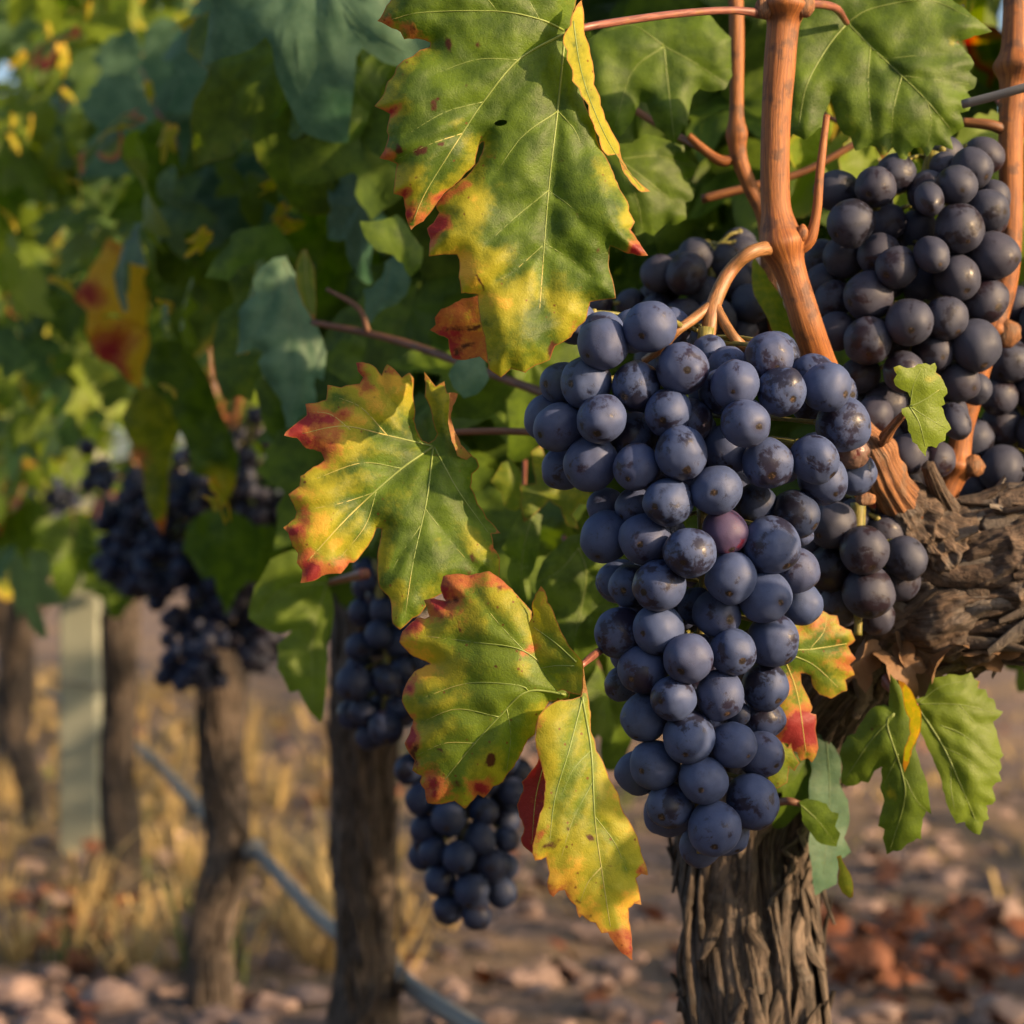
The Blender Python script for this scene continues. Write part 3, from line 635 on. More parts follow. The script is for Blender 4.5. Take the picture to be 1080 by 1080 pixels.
# near vine ---------------------------------------------------------
def near_vine():
    zt = .97; base = Vector(P(805, 1, zt)); base.z = 0
    vine = empty('grapevine', base, 'nearest grapevine, thick shredding trunk and scaly arm at the right', 'grapevine', 'grapevines in the row'); off = np.array(base)
    pts = [P(812, 1800, zt), P(800, 1500, zt), P(806, 1250, zt), P(800, 1080, zt), P(792, 960, zt), P(793, 880, zt), P(815, 800, .965), P(850, 730, .95), P(890, 680, .93)]
    rr = [.033, .0255, .025, .0247, .0243, .026, .027, .026, .024]
    mb = MB(); x, f, lp = tube([p - base for p in pts], rr, n=300, seg=300, disp=fibre(.20, 3.4, .16, 1.0, 3.0)); mb.add(x, f, lp=lp)
    C_, Rr = smooth_path([p - base for p in pts], rr, 120); strips(mb, C_[25:], Rr[25:], 150, 4, (.03, .16), (.0010, .0050), .0055)
    mb.build('trunk', M['bark'], vine)
    pts = [P(880, 735, .945), P(905, 665, .93), P(950, 632, .915), P(1000, 618, .905), P(1060, 606, .90), P(1130, 596, .90), P(1240, 600, .92), P(1330, 640, .95)]
    rr = [.018, .024, .0255, .0275, .028, .028, .026, .022]
    def scaly(a, s, r, pos):
        q = pos * 100; n = fbm(q * .55, 4) - .5; q2 = q * np.array([.9, .9, 1.6]); rid = 1 - np.abs(2 * fbm(q2 * 1.1 + 7, 3) - 1) * 2; a2 = a + s * 9; cr = 1 - np.abs(2 * fbm(np.stack([np.cos(a2) * 3.2, np.sin(a2) * 3.2, s * 26], 1), 4) - 1) * 2.4; return r * (.52 * n + .07 * rid + .16 * cr)
    mb = MB(); x, f, lp = tube([p - base for p in pts], rr, n=260, seg=260, disp=scaly); mb.add(x, f, lp=lp)
    C_, Rr = smooth_path([p - base for p in pts], rr, 120); strips(mb, C_, Rr, 95, 9, (.03, .11), (.0015, .0065), .006, 2.2)
    # loose bark plates
    rs = np.random.default_rng(12); v0, f0 = ICO[3]; T = np.gradient(C_, axis=0); T /= np.linalg.norm(T, axis=1)[:, None]
    for _ in range(130):
        i = rs.integers(14, len(C_) - 4); a = rs.uniform(0, 6.28); u = np.cross(T[i], [0, 1, 0]); u /= np.linalg.norm(u); w = np.cross(T[i], u); out = u * math.cos(a) + w * math.sin(a); sd = np.cross(T[i], out)
        th = rs.uniform(-.5, .5); d1 = T[i] * math.cos(th) + sd * math.sin(th); d2 = np.cross(out, d1); tilt = rs.uniform(-.3, .3); o2 = out + d1 * tilt; o2 /= np.linalg.norm(o2)
        L, B = rs.uniform(.003, .009), rs.uniform(.0022, .0065); sh = v0 * (1 + .55 * (fbm(v0 * 1.5 + _ * 3.3, 2) - .5))[:, None]
        X = C_[i] + out * (Rr[i] * (1.0 + rs.uniform(.0, .15))) + (sh[:, :1] * L) * d1 + (sh[:, 1:2] * B) * d2 + (sh[:, 2:3] * .0006 - (sh[:, 1:2] ** 2) * .0014) * o2
        mb.add(X, f0, lp=sh * [L * 100, B * 100, .1] + rs.uniform(0, 50, 3))
    mb.build('arm', M['bark_arm'], vine)
    for (pp_, r0) in (([P(737, 880, .955), P(728, 940, .95), P(724, 1000, .948), P(730, 1060, .95), P(738, 1120, .955)], .0016), ([P(732, 960, .952), P(722, 985, .950), P(716, 1018, .95), P(724, 1050, .95)], .0012), ([P(742, 900, .95), P(738, 960, .948), P(745, 1030, .95)], .0011)):
        x, f, lp = tube([p - base for p in pp_], [r0, r0 * 1.3, r0, r0 * 1.2, r0 * .5][:len(pp_)], n=40, seg=8, disp=lambda a, s, r, pos: r * .8 * (fbm(pos * 300, 2) - .5)); mesh_obj('bark_shred', x, f, M['bark'], vine, attrs=dict(lp=lp))
    # canes (kept as parts of the vine)
    def cane(name, pts, rr, mat='cane', n=60, seg=28, nodes=(), amp=.035):
        w = [p - base for p in pts]
        def d(a, s, r, pos):
            e = np.zeros(len(a))
            for (k, wd, am) in nodes: e += am * np.exp(-((s - k) / wd) ** 2) * (1 + .35 * np.cos(a * 2 + k * 70))
            st = fbm(np.stack([np.cos(a) * 5, np.sin(a) * 5, s * 12], 1), 3) - .5; return e + r * amp * st * 2
        x, f, lp = tube(w, rr, n=n, seg=seg, disp=d); return mesh_obj(name, x, f, M[mat], vine, attrs=dict(lp=lp))
    z = .838; s = F / z; k = lambda px: px / s
    def arc(pts, i): return sum((Vector(a) - Vector(b)).length for a, b in zip(pts[:i], pts[1:i + 1]))
    a = [P(826, -160, z), P(826, -60, z), P(827, 8, z), P(823, 60, z), P(818, 140, z), P(818, 210, z), P(825, 258, z), P(838, 300, z), P(852, 345, z), P(868, 390, z + .01), P(893, 440, z + .02), P(915, 480, z + .03)]
    cane('cane', a, [k(15), k(16), k(17), k(17), k(15.5), k(15.5), k(19), k(16), k(16.5), k(17), k(18), k(19)], n=170, seg=44, nodes=((arc(a, 2), .0035, k(12)), (arc(a, 6), .0045, k(9)), (arc(a, 6) - .007, .003, k(2))))
    for (px, py, r) in ((848, 5, 12), (806, 8, 10)):
        v, f = ICO[3]; v = v * [k(r), k(r) * .8, k(r) * 1.2] * (1 + .3 * (fbm(v * 2 + px, 2) - .5))[:, None]; mesh_obj('bud', v + np.array(P(px, py, z - .004) - base), f, M['spur'], vine, attrs=dict(lp=v * 100))
    v, f = ICO[3]; v = v * [k(6), k(6), k(9)] * (1 + .4 * (fbm(v * 2 + 8, 2) - .5))[:, None]; mesh_obj('bud', v + np.array(P(846, 246, z - .005) - base), f, M['cane'], vine, attrs=dict(lp=v * 100))
    cane('side_shoot', [P(838, 264, z), P(853, 254, z - .002), P(861, 225, z - .003), P(865, 180, z - .003), P(872, 122, z + .001)], [k(8), k(7), k(5.2), k(4.6), k(3.6)], n=44, seg=16)
    sp = [P(905, 452, z + .022), P(922, 478, z + .024), P(938, 512, z + .03), P(962, 545, z + .044), P(990, 580, z + .058), P(1020, 605, z + .07)]
    cane('spur', sp, [k(15), k(19), k(22), k(30), k(40), k(36)], 'spur', n=120, seg=120, nodes=((.011, .004, k(5)), (.020, .003, k(3))), amp=.13)
    def sleeve(a, s, r, pos):
        q = pos * 100; return r * (.5 * (fbm(q * .7, 4) - .5) + .35 * (1 - np.abs(2 * fbm(q * 1.5 + 9, 3) - 1) * 2) - .12)
    w = [p - base for p in (P(940, 512, z + .034), P(950, 530, z + .038), P(965, 548, z + .043), P(988, 575, z + .052), P(1020, 600, z + .064))]
    x, f, lp = tube(w, [k(12), k(26), k(35), k(46), k(46)], n=120, seg=140, disp=sleeve); mesh_obj('bark_collar', x, f, M['bark_arm'], vine, attrs=dict(lp=lp))
    v, f = ICO[3]; v = v * [k(10), k(8), k(8)] * (1 + .9 * (fbm(v * 2 + 3, 3) - .5))[:, None]; mesh_obj('bud', v + np.array(P(912, 526, z + .012) - base), f, M['spur'], vine, attrs=dict(lp=v * 100))
    cane('twig', [P(933, 462, z + .015), P(943, 448, z + .008), P(953, 437, z)], [k(7), k(5), k(4)], 'spur', n=16, seg=12)
    cane('stub', [P(978, 490, z + .03), P(988, 515, z + .035), P(1000, 540, z + .045)], [k(7), k(9), k(13)], 'bark_arm', n=40, seg=40, amp=.45)
    zr = .905; kr = lambda px: px * zr / F
    b = [P(1085, -120, zr), P(1074, -20, zr), P(1071, 70, zr), P(1066, 140, zr), P(1066, 250, zr), P(1058, 310, zr), P(1043, 348, zr), P(1030, 400, zr), P(1016, 450, zr), P(1008, 492, zr), P(996, 525, zr), P(985, 560, zr)]
    cane('cane', b, [kr(13), kr(14), kr(16), kr(13), kr(12), kr(12.5), kr(15), kr(12), kr(11.5), kr(14), kr(13), kr(16)], n=160, seg=40, nodes=((arc(b, 2), .004, kr(8)), (arc(b, 6), .004, kr(9)), (arc(b, 9), .003, kr(8))), amp=.05)
    for (px, py, r) in ((1062, 352, 15), (1026, 492, 12)):
        v, f = ICO[3]; v = v * kr(r) * (1 + .5 * (fbm(v * 2 + px, 3) - .5))[:, None]; mesh_obj('bud', v + np.array(P(px, py, zr - .004) - base), f, M['spur'], vine, attrs=dict(lp=v * 100))
    cane('side_shoot', [P(1066, 140, zr), P(1045, 132, zr - .002), P(1015, 129, zr)], [kr(7), kr(6), kr(5)], 'cane_dark', n=16, seg=12)
    zc = .95; kc = lambda px: px * zc / F
    cane('cane', [P(774, -60, zc), P(777, 30, zc), P(777, 100, zc), P(778, 158, zc), P(790, 195, zc), P(806, 232, zc), P(812, 300, zc), P(830, 420, zc)], [kc(8), kc(8), kc(7.5), kc(9), kc(8), kc(8), kc(8), kc(9)], 'cane', n=80, seg=18, nodes=((.075, .004, kc(3)),))
    cane('side_shoot', [P(726, 143, zc), P(745, 160, zc), P(762, 170, zc), P(779, 165, zc)], [kc(4), kc(5), kc(6), kc(5)], 'cane', n=24, seg=14)
    cane('side_shoot', [P(660, 110, zc + .03), P(700, 135, zc + .02), P(745, 160, zc)], [kc(4), kc(4), kc(4)], 'cane_dark', n=24, seg=12)
    cane('side_shoot', [P(740, 210, zc + .03), P(800, 195, zc + .03), P(850, 180, zc + .03), P(905, 150, zc + .03)], [kc(5), kc(5), kc(4), kc(4)], 'cane_dark', n=24, seg=12)
    cane('cane', [P(470, 456, .97), P(540, 455, .96), P(620, 462, .95), P(760, 500, .96), P(850, 560, .96)], [kc(3.5), kc(4), kc(5), kc(7), kc(9)], 'twig', n=60, seg=12)
    cane('cane', [P(330, 340, 1.12), P(390, 352, 1.10), P(440, 366, 1.08), P(520, 395, 1.03), P(640, 440, .98), P(780, 500, .97)], [kc(4), kc(4.5), kc(5), kc(5), kc(6), kc(7)], 'twig', n=60, seg=12)
    cane('side_shoot', [P(388, 350, 1.10), P(378, 325, 1.10), P(345, 305, 1.11)], [kc(4), kc(3.5), kc(2.5)], 'twig', n=24, seg=10)
    return vine
VINE = near_vine()
# shrivelled shreds under the arm
def shreds():
    rs = np.random.default_rng(5)
    for i, (px, py, ln, an, mt) in enumerate(((905, 690, .016, 10, 'litter'), (945, 700, .016, -8, 'litter'), (985, 696, .017, 12, 'litter'), (1010, 680, .013, 40, 'litter'), (1035, 690, .015, -20, 'litter'), (965, 688, .014, 60, 'litter'))):
        c = P(px, py, .885); root = empty('dry_leaf', c, ['curled brown dry leaf caught under the left end of the scaly arm', 'crumpled rusty dry leaf under the middle of the scaly arm', 'torn tan dry leaf just above the pair of green leaves', 'small papery dry leaf clinging under the arm near the right edge', 'twisted dry leaf at the far right under the scaly arm', 'folded dark dry leaf tucked tight against the underside of the arm'][i], 'dry leaf', 'dry leaves under the arm')
        v, f, dv, e, ve = get_unit(i, 1); w = v * ln; a = w[:, 0] * 130; w = np.stack([np.sin(a) / 130, w[:, 1], w[:, 2] + (1 - np.cos(a)) / 130 + np.sin(w[:, 1] * 180 + i) * .003], 1); m_ = np.array(orient(90 + an * 3, rs.uniform(-50, 50), rs.uniform(-60, 60)))
        mesh_obj('blade', w @ m_.T, f, M['husk'], root)
shreds()

# further vines in the row ---------------------------------------------------------
def row_x(z): return .097 - .2706 * (z - .95)
rs_ = random.Random(3)
CLEAR = ((84, 154, 300, 410, 1.60), (132, 180, 430, 560, 1.58), (160, 245, 400, 520, 1.5), (165, 235, 500, 700, 2.3), (115, 200, 470, 600, 2.4), (228, 300, 420, 540, 2.15), (240, 300, 540, 680, 2.25), (25, 72, 505, 590, 3.3), (85, 130, 495, 570, 3.0))
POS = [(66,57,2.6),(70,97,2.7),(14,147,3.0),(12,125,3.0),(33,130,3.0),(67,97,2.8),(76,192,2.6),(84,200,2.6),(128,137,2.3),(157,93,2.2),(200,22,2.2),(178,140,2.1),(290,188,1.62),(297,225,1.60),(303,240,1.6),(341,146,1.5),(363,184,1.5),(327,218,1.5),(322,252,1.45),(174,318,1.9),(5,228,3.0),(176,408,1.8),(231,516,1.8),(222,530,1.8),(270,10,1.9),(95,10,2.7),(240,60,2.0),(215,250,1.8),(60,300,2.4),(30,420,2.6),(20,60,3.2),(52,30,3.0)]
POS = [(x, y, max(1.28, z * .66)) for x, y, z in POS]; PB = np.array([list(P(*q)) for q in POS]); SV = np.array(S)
def lit_gap(p):  # canopy gaps cut so sun and view reach the glint bits
    w = np.asarray(p) - PB; t = np.clip(w @ SV, 0, 1.2); d1 = np.linalg.norm(w - t[:, None] * SV, axis=1) - .5 * 0
    cv = np.array([0, 0, CAMH]) - PB; L = np.linalg.norm(cv, axis=1); cv = cv / L[:, None]; t2 = np.clip((w * cv).sum(1), 0, 1.5); d2 = np.linalg.norm(w - t2[:, None] * cv, axis=1)
    return bool(((d1 < .030) & (t > .01)).any() or ((d2 < .028) & (t2 > .01)).any())
def clear(p):
    x = 540 + p[0] / p[1] * F; y = HORIZON - (p[2] - CAMH) / p[1] * F
    return any(x0 - 12 < x < x1 + 12 and y0 - 45 < y < y1 + 8 and p[1] < z + .12 for x0, x1, y0, y1, z in CLEAR) or (-20 < x < 16 and 50 < y < 110) or (22 < x < 44 and 18 < y < 52)
def foliage_mesh(name, centre_fn, n, parent, off, lod=0, seed=0, autumn=.06, size=(.030, .056), tone=(.05, .95), mat=None, yr=(-.1, .28), sq=1.0):
    rs = np.random.default_rng(seed); V, Fc, A = [], [], {k: [] for k in ('lp', 'yel', 'red', 'brn', 'vh', 'de', 'rnd')}; nn = 0
    for i in range(n):
        c, fx = centre_fn(rs)
        sz = rs.uniform(*size); v, f, dv, e, _ = get_unit(int(rs.integers(0, 10)), lod)
        yaw = rs.normal(fx, 38); m_ = np.array(orient(rs.normal(90, 32), yaw, rs.normal(-26, 26))); X = (v * [sq, 1, 1]) * sz @ m_.T + c - off
        r = rs.random(); yl = rs.uniform(.45, 1.0) if r < autumn else rs.uniform(*yr); rd = rs.uniform(.4, .9) if r < autumn * .35 else 0.
        at = leaf_attrs(dv, e, sz, yl, rd, rs.uniform(*tone), v, i)
        V.append(X); Fc += [tuple(q + nn for q in t_) for t_ in f]; nn += len(v)
        for k in A: A[k].append(at[k])
    return mesh_obj(name, np.concatenate(V), Fc, mat or M['leaf'], parent, attrs={k: np.concatenate(a) for k, a in A.items()})
def far_vine(i, zt, px, width, label, n, lod, lean=0.):
    x0 = (px - 540) / F * zt; base = Vector((x0, zt, 0)); v = empty('grapevine', base, label, 'grapevine', 'grapevines in the row')
    k = lambda p: p * zt / F
    w1, w2 = rs_.uniform(-.005, .005), rs_.uniform(-.004, .004)
    pts = [(0, 0, -.03), (lean * .3 + w1, 0, .08), (lean - w1, .01, .17), (lean + w2, .01, .27), (lean * .6 - w2, 0, .36), (0, .03, .44), (-.03, .16, .47)]
    rr = [k(width) * q * (1.12 if i == 0 else 1.0) for q in (.52, .44, .40, .42, .45, .54, .36)]
    mb = MB(); x, f, lp = tube(pts, rr, n=110, seg=90 if i < 3 else 40, disp=fibre(.34, 2.6, .14, i * 3.3, 4)); mb.add(x, f, lp=lp)
    C_, Rr = smooth_path(pts, rr, 60); strips(mb, C_, Rr, 80 if i < 3 else 20, i + 20, (.05, .18), (.002, .006), .005); mb.build('trunk', M['bark'], v)
    z0, z1 = zt - .40, zt + .40
    def cf(rs):
      while True:
        z = rs.uniform(z0, z1); h = .42 + 1.12 * rs.random() ** .85; side = -rs.uniform(.13, .23) if rs.random() < .35 else np.clip(rs.normal(0, .10), -.20, .24)
        lo = .42 + .04 * math.sin(z * 9); q = np.array([row_x(z) + (px - (540 + row_x(zt) / zt * F)) / F * zt * .5 + side, z, max(lo, h)])
        if clear(q) or lit_gap(q) or (z > 4.0 and h > 1.28 - .06 * (z - 4)) or (h < .52 and rs.random() < .45): continue
        return q, -45
    foliage_mesh('foliage', cf, int(n * 1.5), v, np.array(base), lod, 100 + i, .12, tone=(-.2, .68))
    for c_ in range(3):
        b = np.array(pts[5]) + (0, (c_ - 1) * .12, 0); e = b + (rs_.uniform(-.1, .1), (c_ - 1) * .15 + .02, .45)
        x, f, lp = tube([b, (b + e) / 2 + (.02, 0, 0), e], [.006, .005, .003], n=12, seg=8); mesh_obj('cane', x, f, M['cane_dark'], v, attrs=dict(lp=lp))
    return v
far_vine(0, 1.72, 388, 64, 'second grapevine, pale shredded trunk just left of the hanging lower bunch', 330, 0, -.004)
far_vine(1, 2.44, 222, 48, 'third grapevine, slender brown trunk standing below the long blurred bunch', 420, 0, .012)
far_vine(2, 3.25, 126, 38, 'fourth grapevine, dark trunk just right of the pale post', 440, 0, .0)
far_vine(3, 4.05, 44, 30, 'fifth grapevine, dark leaning trunk left of the pale post', 440, 0, -.05)
far_vine(4, 4.9, 8, 26, 'sixth grapevine, trunk at the left edge of the photo', 440, 0, .03)
for j, zt in enumerate((5.9, 7.0)):
    far_vine(5 + j, zt, 540 + row_x(zt) / zt * F, 20, ['far grapevine behind the sixth, small and blurred', 'farthest grapevine of the row, against the sky at upper left'][j], 420, 0)

def shade_row():  # neighbouring row, mostly out of view, added to shade soil and lower trunks
    for i in range(13):
        z = -3.2 + i * 1.05; x = 2.45 - .2706 * (z - .95); base = Vector((x, z, 0)); lab = ['near end of', 'third', 'fourth', 'fifth', 'sixth', 'seventh', 'eighth', 'ninth', 'tenth', 'eleventh', 'twelfth', 'thirteenth', 'last'][i]
        v = empty('grapevine', base, f'{lab} grapevine of the neighbouring row on the right, mostly unseen and added for shade', 'grapevine', 'grapevines of the added neighbouring row')
        pts = [(0, 0, -.03), (.01, 0, .15), (-.01, 0, .3), (0, .02, .44)]; x_, f, lp = tube(pts, [.026, .02, .018, .024], n=30, seg=20, disp=fibre(.3, 2.6, .14, i * 1.7, 4)); mesh_obj('trunk', x_, f, M['bark'], v, attrs=dict(lp=lp))
        x_, f, lp = tube([(0, -.5, .46), (0, 0, .44), (.01, .5, .46)], [.014, .02, .014], n=20, seg=12, disp=fibre(.3, 2.6, .14, i, 4)); mesh_obj('arm', x_, f, M['bark'], v, attrs=dict(lp=lp))
        def cf(rs):
            zz = z + rs.uniform(-.55, .55); h = .44 + 1.0 * rs.random() ** .9; return np.array([2.45 - .2706 * (zz - .95) + rs.normal(0, .12), zz, h]), -45
        foliage_mesh('foliage', cf, 420, v, np.array(base), 0, 300 + i, .1, size=(.045, .07), tone=(-.1, .7))
shade_row()

# foliage of the nearest vine (dense leaves behind the sharp ones)
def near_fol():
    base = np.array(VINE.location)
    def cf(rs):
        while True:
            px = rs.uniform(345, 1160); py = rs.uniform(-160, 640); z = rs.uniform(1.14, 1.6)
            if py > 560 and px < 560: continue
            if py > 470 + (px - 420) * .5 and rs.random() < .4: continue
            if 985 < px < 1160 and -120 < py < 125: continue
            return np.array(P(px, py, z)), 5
    foliage_mesh('foliage', cf, 520, VINE, base, 1, 55, .03, (.035, .065), (.28, .55), yr=(-.3, .05))  # darker green range puts the canopy's inner shade into the leaf colour
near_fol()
def sun_block_leaves():  # leaves outside the frame, added to keep sun off the foliage behind
    base = np.array(VINE.location)
    foliage_mesh('foliage', lambda rs: (np.array([rs.uniform(.27, .55), rs.uniform(.90, 1.75), rs.uniform(.44, 1.05)]), -60), 480, VINE, base, 0, 93, .08, (.04, .06), (.02, .7))
sun_block_leaves()
def shade_leaves():  # leaves set along sun rays out of view, added to shade the lower bunch
    base = np.array(VINE.location); L = []
    rs0 = np.random.default_rng(77)
    for i in range(9):
        t = .26 + .12 * rs0.random(); o = np.array([.063 + rs0.uniform(-.05, .04), .80, .405 + rs0.uniform(-.085, .062)]); L.append(o + t * np.array(S))
    it = iter(L)
    foliage_mesh('foliage', lambda rs: (next(it), -60), len(L), VINE, base, 1, 91, .12, (.03, .05), (.02, .7))
shade_leaves()

# ------------------------------------------------------------------ post, hose, wire
def post():
    z = 3.75; b = Vector(((89 - 540) / F * z, z, 0)); h = .56; w = 24 * z / F
    p = empty('trellis_post', b, 'pale greenish wooden trellis post between the blurred trunks', 'post')
    a = R(38); c = [(math.cos(a + k * math.pi / 2) * w * 1.25, math.sin(a + k * math.pi / 2) * w * 1.25) for k in range(4)]; sec = []
    for k in range(4):
        x0, y0 = c[k]; x1, y1 = c[(k + 1) % 4]
        for t in (.06, .35, .65, .94): sec.append((x0 + (x1 - x0) * t, y0 + (y1 - y0) * t))
    hs = np.linspace(-.05, 1.3, 40); V = []; n = len(sec)
    for i, hh in enumerate(hs):
        q = np.array([[x, y, hh] for x, y in sec]); q[:, :2] *= 1 + .05 * (fbm(q * [30, 30, 4], 2) - .5)[:, None]; V.append(q)
    V = np.concatenate(V); f = [(i * n + j, i * n + (j + 1) % n, (i + 1) * n + (j + 1) % n, (i + 1) * n + j) for i in range(len(hs) - 1) for j in range(n)]; f.append(tuple(range((len(hs) - 1) * n, len(hs) * n)))
    mesh_obj('shaft', V, f, M['post'], p, smooth=False)
    for hh in (.27, .47):
        x, f, lp = tube([(math.cos(t) * w * 1.33, math.sin(t) * w * 1.33, hh + .004 * math.sin(t * 2)) for t in np.linspace(0, 6.2, 20)], [.002] * 20, seg=6, smoothp=False); mesh_obj('wire_tie', x, f, M['pipe'], p)
post()
def hose():
    pts = []
    for z, px, py in ((1.35, 520, 1118), (1.66, 435, 1058), (1.78, 405, 1030), (2.02, 340, 985), (2.38, 262, 903), (2.52, 232, 892), (2.75, 202, 856), (3.3, 150, 800), (3.9, 100, 760), (4.8, 40, 730)): pts.append(P(px, py, z) + Vector((0, .05, 0)))
    x, f, lp = tube(pts, [.0068] * len(pts), n=90, seg=16)
    o = empty('irrigation_hose', pts[3], 'grey drip irrigation hose slung along the row from trunk to trunk', 'hose'); mesh_obj('pipe', x - np.array(pts[3]), f, M['pipe'], o)
    for i in (2, 4, 6): 
        q, g, _ = tube([pts[i] - pts[3] - Vector((.0, .02, 0)), pts[i] - pts[3] + Vector((0, .02, 0))], [.0095, .0095], n=4, seg=14, smoothp=False); mesh_obj('fitting', q, g, M['pipe'], o)
hose()
x, f, lp = tube([P(1015, 110, .86), P(1050, 101, .855), P(1090, 90, .85), P(1200, 62, .84)], [.0016, .0016, .0016, .0016], n=20, seg=10)
tag(mesh_obj('trellis_wire', x, f, M['pipe'], attrs=dict(lp=lp)), 'thin grey green trellis wire at the upper right edge', 'wire')

# ------------------------------------------------------------------ grape bunches
main = [(685.4,344.4,27,0),(635.7,363,25.5,0),(636,352,23,1.2),(618,404,26.5,0),(592,404,22,.9),(577,441,23.5,.6),(590,450,24.5,0),(634.5,442,25,-.3),(670.5,407,25.5,.1),(720,389,27,.2),(704,435,24,.1),(668,460,25,1.3),(623,489,27,.2),(594,494,22,.9),(671.5,493,25,0),(718.5,478,27,0),
(811.7,377,25,.6),(768,388,22,1.2),(775.5,405.7,24.5,.2),(761,412,23,1.1),(825,413,25.5,-.2),(872,408.5,25.5,.2),(880,413,22,1.3),(858,397,22.5,1.3),(786,446.5,25.5,-.2),(889.5,447.5,27,.3),(859.5,484.5,25.5,-.3),(810,489,26.5,.2),(766,474,25,1.3),(868,506,26,1.0),(900,499,22,1.2),(898,477,18,1.2),(755.3,516.8,26.5,0),(797,532,21,2.0),(838.5,543,24.5,1.2),
(705,529.6,25.5,-.1),(639,566,25.5,.3),(680,568,26,.2),(727.8,582.8,27.2,-.5),(764.8,561,23.5,.4),(638,533,18,1.9),(669,534,19,1.2),(695.4,617.6,27.2,-.2),(771,609,26,0),(649,611,19,1.8),(665,617.6,22,1.0),(756.5,648,24.5,.7),(655,667.5,25.5,.2),(694.5,664,26,.2),(726,694.7,25,-.3),(773.3,687.6,24.5,.3),
(814.4,575,29,.1),(840,601.5,23.5,.9),(807,630,26.5,.2),(844,636,22.5,1.4),(815,675.5,27,.6),(806.5,724,25,1.1),(846,564,12,2.3),(806,757.5,21,1.8),(678,706.5,25,.3),(656,721,18,1.3),(710,736.6,23,-.1),(759.4,733,25.5,.2),(679,757,24.5,.3),(726,778,27,-.1),(773.6,786,23.5,0),(778,753,13,1.5),(802,796,23.5,.7),(691,807,25.5,.3),(673,815,23,1.2),(741.6,823.6,25,-.2),(794,845,27.5,.3),(707,849,23.5,.5),(705,858,24,1.2),(754,874,28,-.2),(765,877,25,1.0),(748,372,18,2.2),(735,455,21,2.0),(800,600,20,2.0),(735,640,19,2.0),(755,585,19,2.2)]
axis = [(345, 745, 190), (420, 738, 185), (500, 740, 160), (560, 742, 125), (640, 742, 112), (720, 735, 98), (800, 735, 80), (900, 738, 60)]
hero_bunch('large blue grape bunch hanging in sharp focus left of the scaly arm', main, .812, axis, 'grape', (770, 285, .838), fill=44, special={39: 'grape_red', 33: 'grape_mid', 66: 'grape_mid', 31: 'grape_brown', 34: 'grape_mid'})
right = [(882,201,21,.9),(924,197,21,.4),(897,235.5,25,-.1),(980,210,21,.1,.72),(1025,178,21,.3),(1009,195.6,21,0),(996,176,15,1.3),(1047,208,18,.8),(1042,222,22,.4),(1012,241,25,-.1),(983,269,23,-.1,.78),(1047,270,26,0),(927,268,22,1),(945.5,282,21.5,0),(1010,293,24,.2),(1039,317,24,.3),(915.5,312,25,.2),(878,318,21,1),(959,340,24.5,-.2),(998,335.6,22.5,.1),(882,349,21,1),(916,359.5,25,-.2),(1029,364.5,26,0),(984,371,22,.3),(953,392,21,.2),(890,271,21,1.6),(867,273,20,1.8),(870,298,20,1.5),(973,304,20,1.8),(935,235,20,1.8),(907,396,19,1),(1011,402,21,.5),(1029,410,17,1.4),(934,426,22,.9),(922,438,19,.4),(958,479,20,.6),(987,484,19,.8),(1000,437,20,1.2),(1008,444,20,.6,.8),(940,460,18,1.8),(905,425,18,1.8),(968,440,20,1.8)]
axr = [(160, 985, 90), (240, 965, 105), (340, 960, 100), (420, 965, 85), (500, 960, 55)]
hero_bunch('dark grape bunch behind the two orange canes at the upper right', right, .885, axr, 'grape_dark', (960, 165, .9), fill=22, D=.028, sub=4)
edge_ = [(1071,320,17,.8),(1065,381,22,0),(1078,362,20,.6),(1053,418.5,20,.2),(1057,450,22,.8),(1026,463,21,.5),(1056,494,23.5,0),(1027,512,21.5,.2),(1090,410,22,.4),(1095,455,22,.4),(1098,340,22,.5),(1110,380,22,.3),(1090,500,20,.9),(1120,430,22,.6),(1105,300,22,.9)]
hero_bunch('grapes of a dark bunch cut by the right edge of the photo', edge_, .945, [(300, 1085, 60), (400, 1080, 70), (520, 1060, 50)], 'grape_dark', (1095, 270, .95), fill=10, D=.02, sub=4)
low = [(878,553.5,23.5,.1),(912,580,25,0),(916,625,27,.2),(875,600,24,1),(955,589,22,.6),(934,562,20,1.4),(949,612,21,1.2),(885,640,22,1.4),(862,575,20,1.6),(900,545,18,1.6),(925,650,18,1.8),(868,632,20,1.7)]
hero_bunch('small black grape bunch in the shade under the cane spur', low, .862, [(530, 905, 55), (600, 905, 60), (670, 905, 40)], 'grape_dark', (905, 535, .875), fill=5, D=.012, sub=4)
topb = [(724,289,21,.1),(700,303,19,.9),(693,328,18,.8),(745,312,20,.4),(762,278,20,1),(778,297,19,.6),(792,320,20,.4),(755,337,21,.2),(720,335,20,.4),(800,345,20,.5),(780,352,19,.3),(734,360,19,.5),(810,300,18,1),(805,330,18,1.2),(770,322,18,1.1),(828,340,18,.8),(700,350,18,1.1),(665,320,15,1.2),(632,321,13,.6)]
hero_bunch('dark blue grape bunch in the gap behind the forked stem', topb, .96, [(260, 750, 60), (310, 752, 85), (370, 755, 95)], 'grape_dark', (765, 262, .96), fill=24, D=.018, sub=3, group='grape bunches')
mid1 = [(404,644,13,.9),(379,683,14.5,.4),(399,670,14.5,.3),(420,680,14,.5),(373,720,18.5,-.3),(407,717,16,.1),(425,707,14,.6),(383,750,14.5,.3),(406,739,14,.9),(407,768,18.5,-.3),(421,748,14,.5),(392,610,13,1),(385,598,12,1.2),(398,630,12,1),(436,735,14,1),(440,700,15,1.2),(431,660,14,1)]
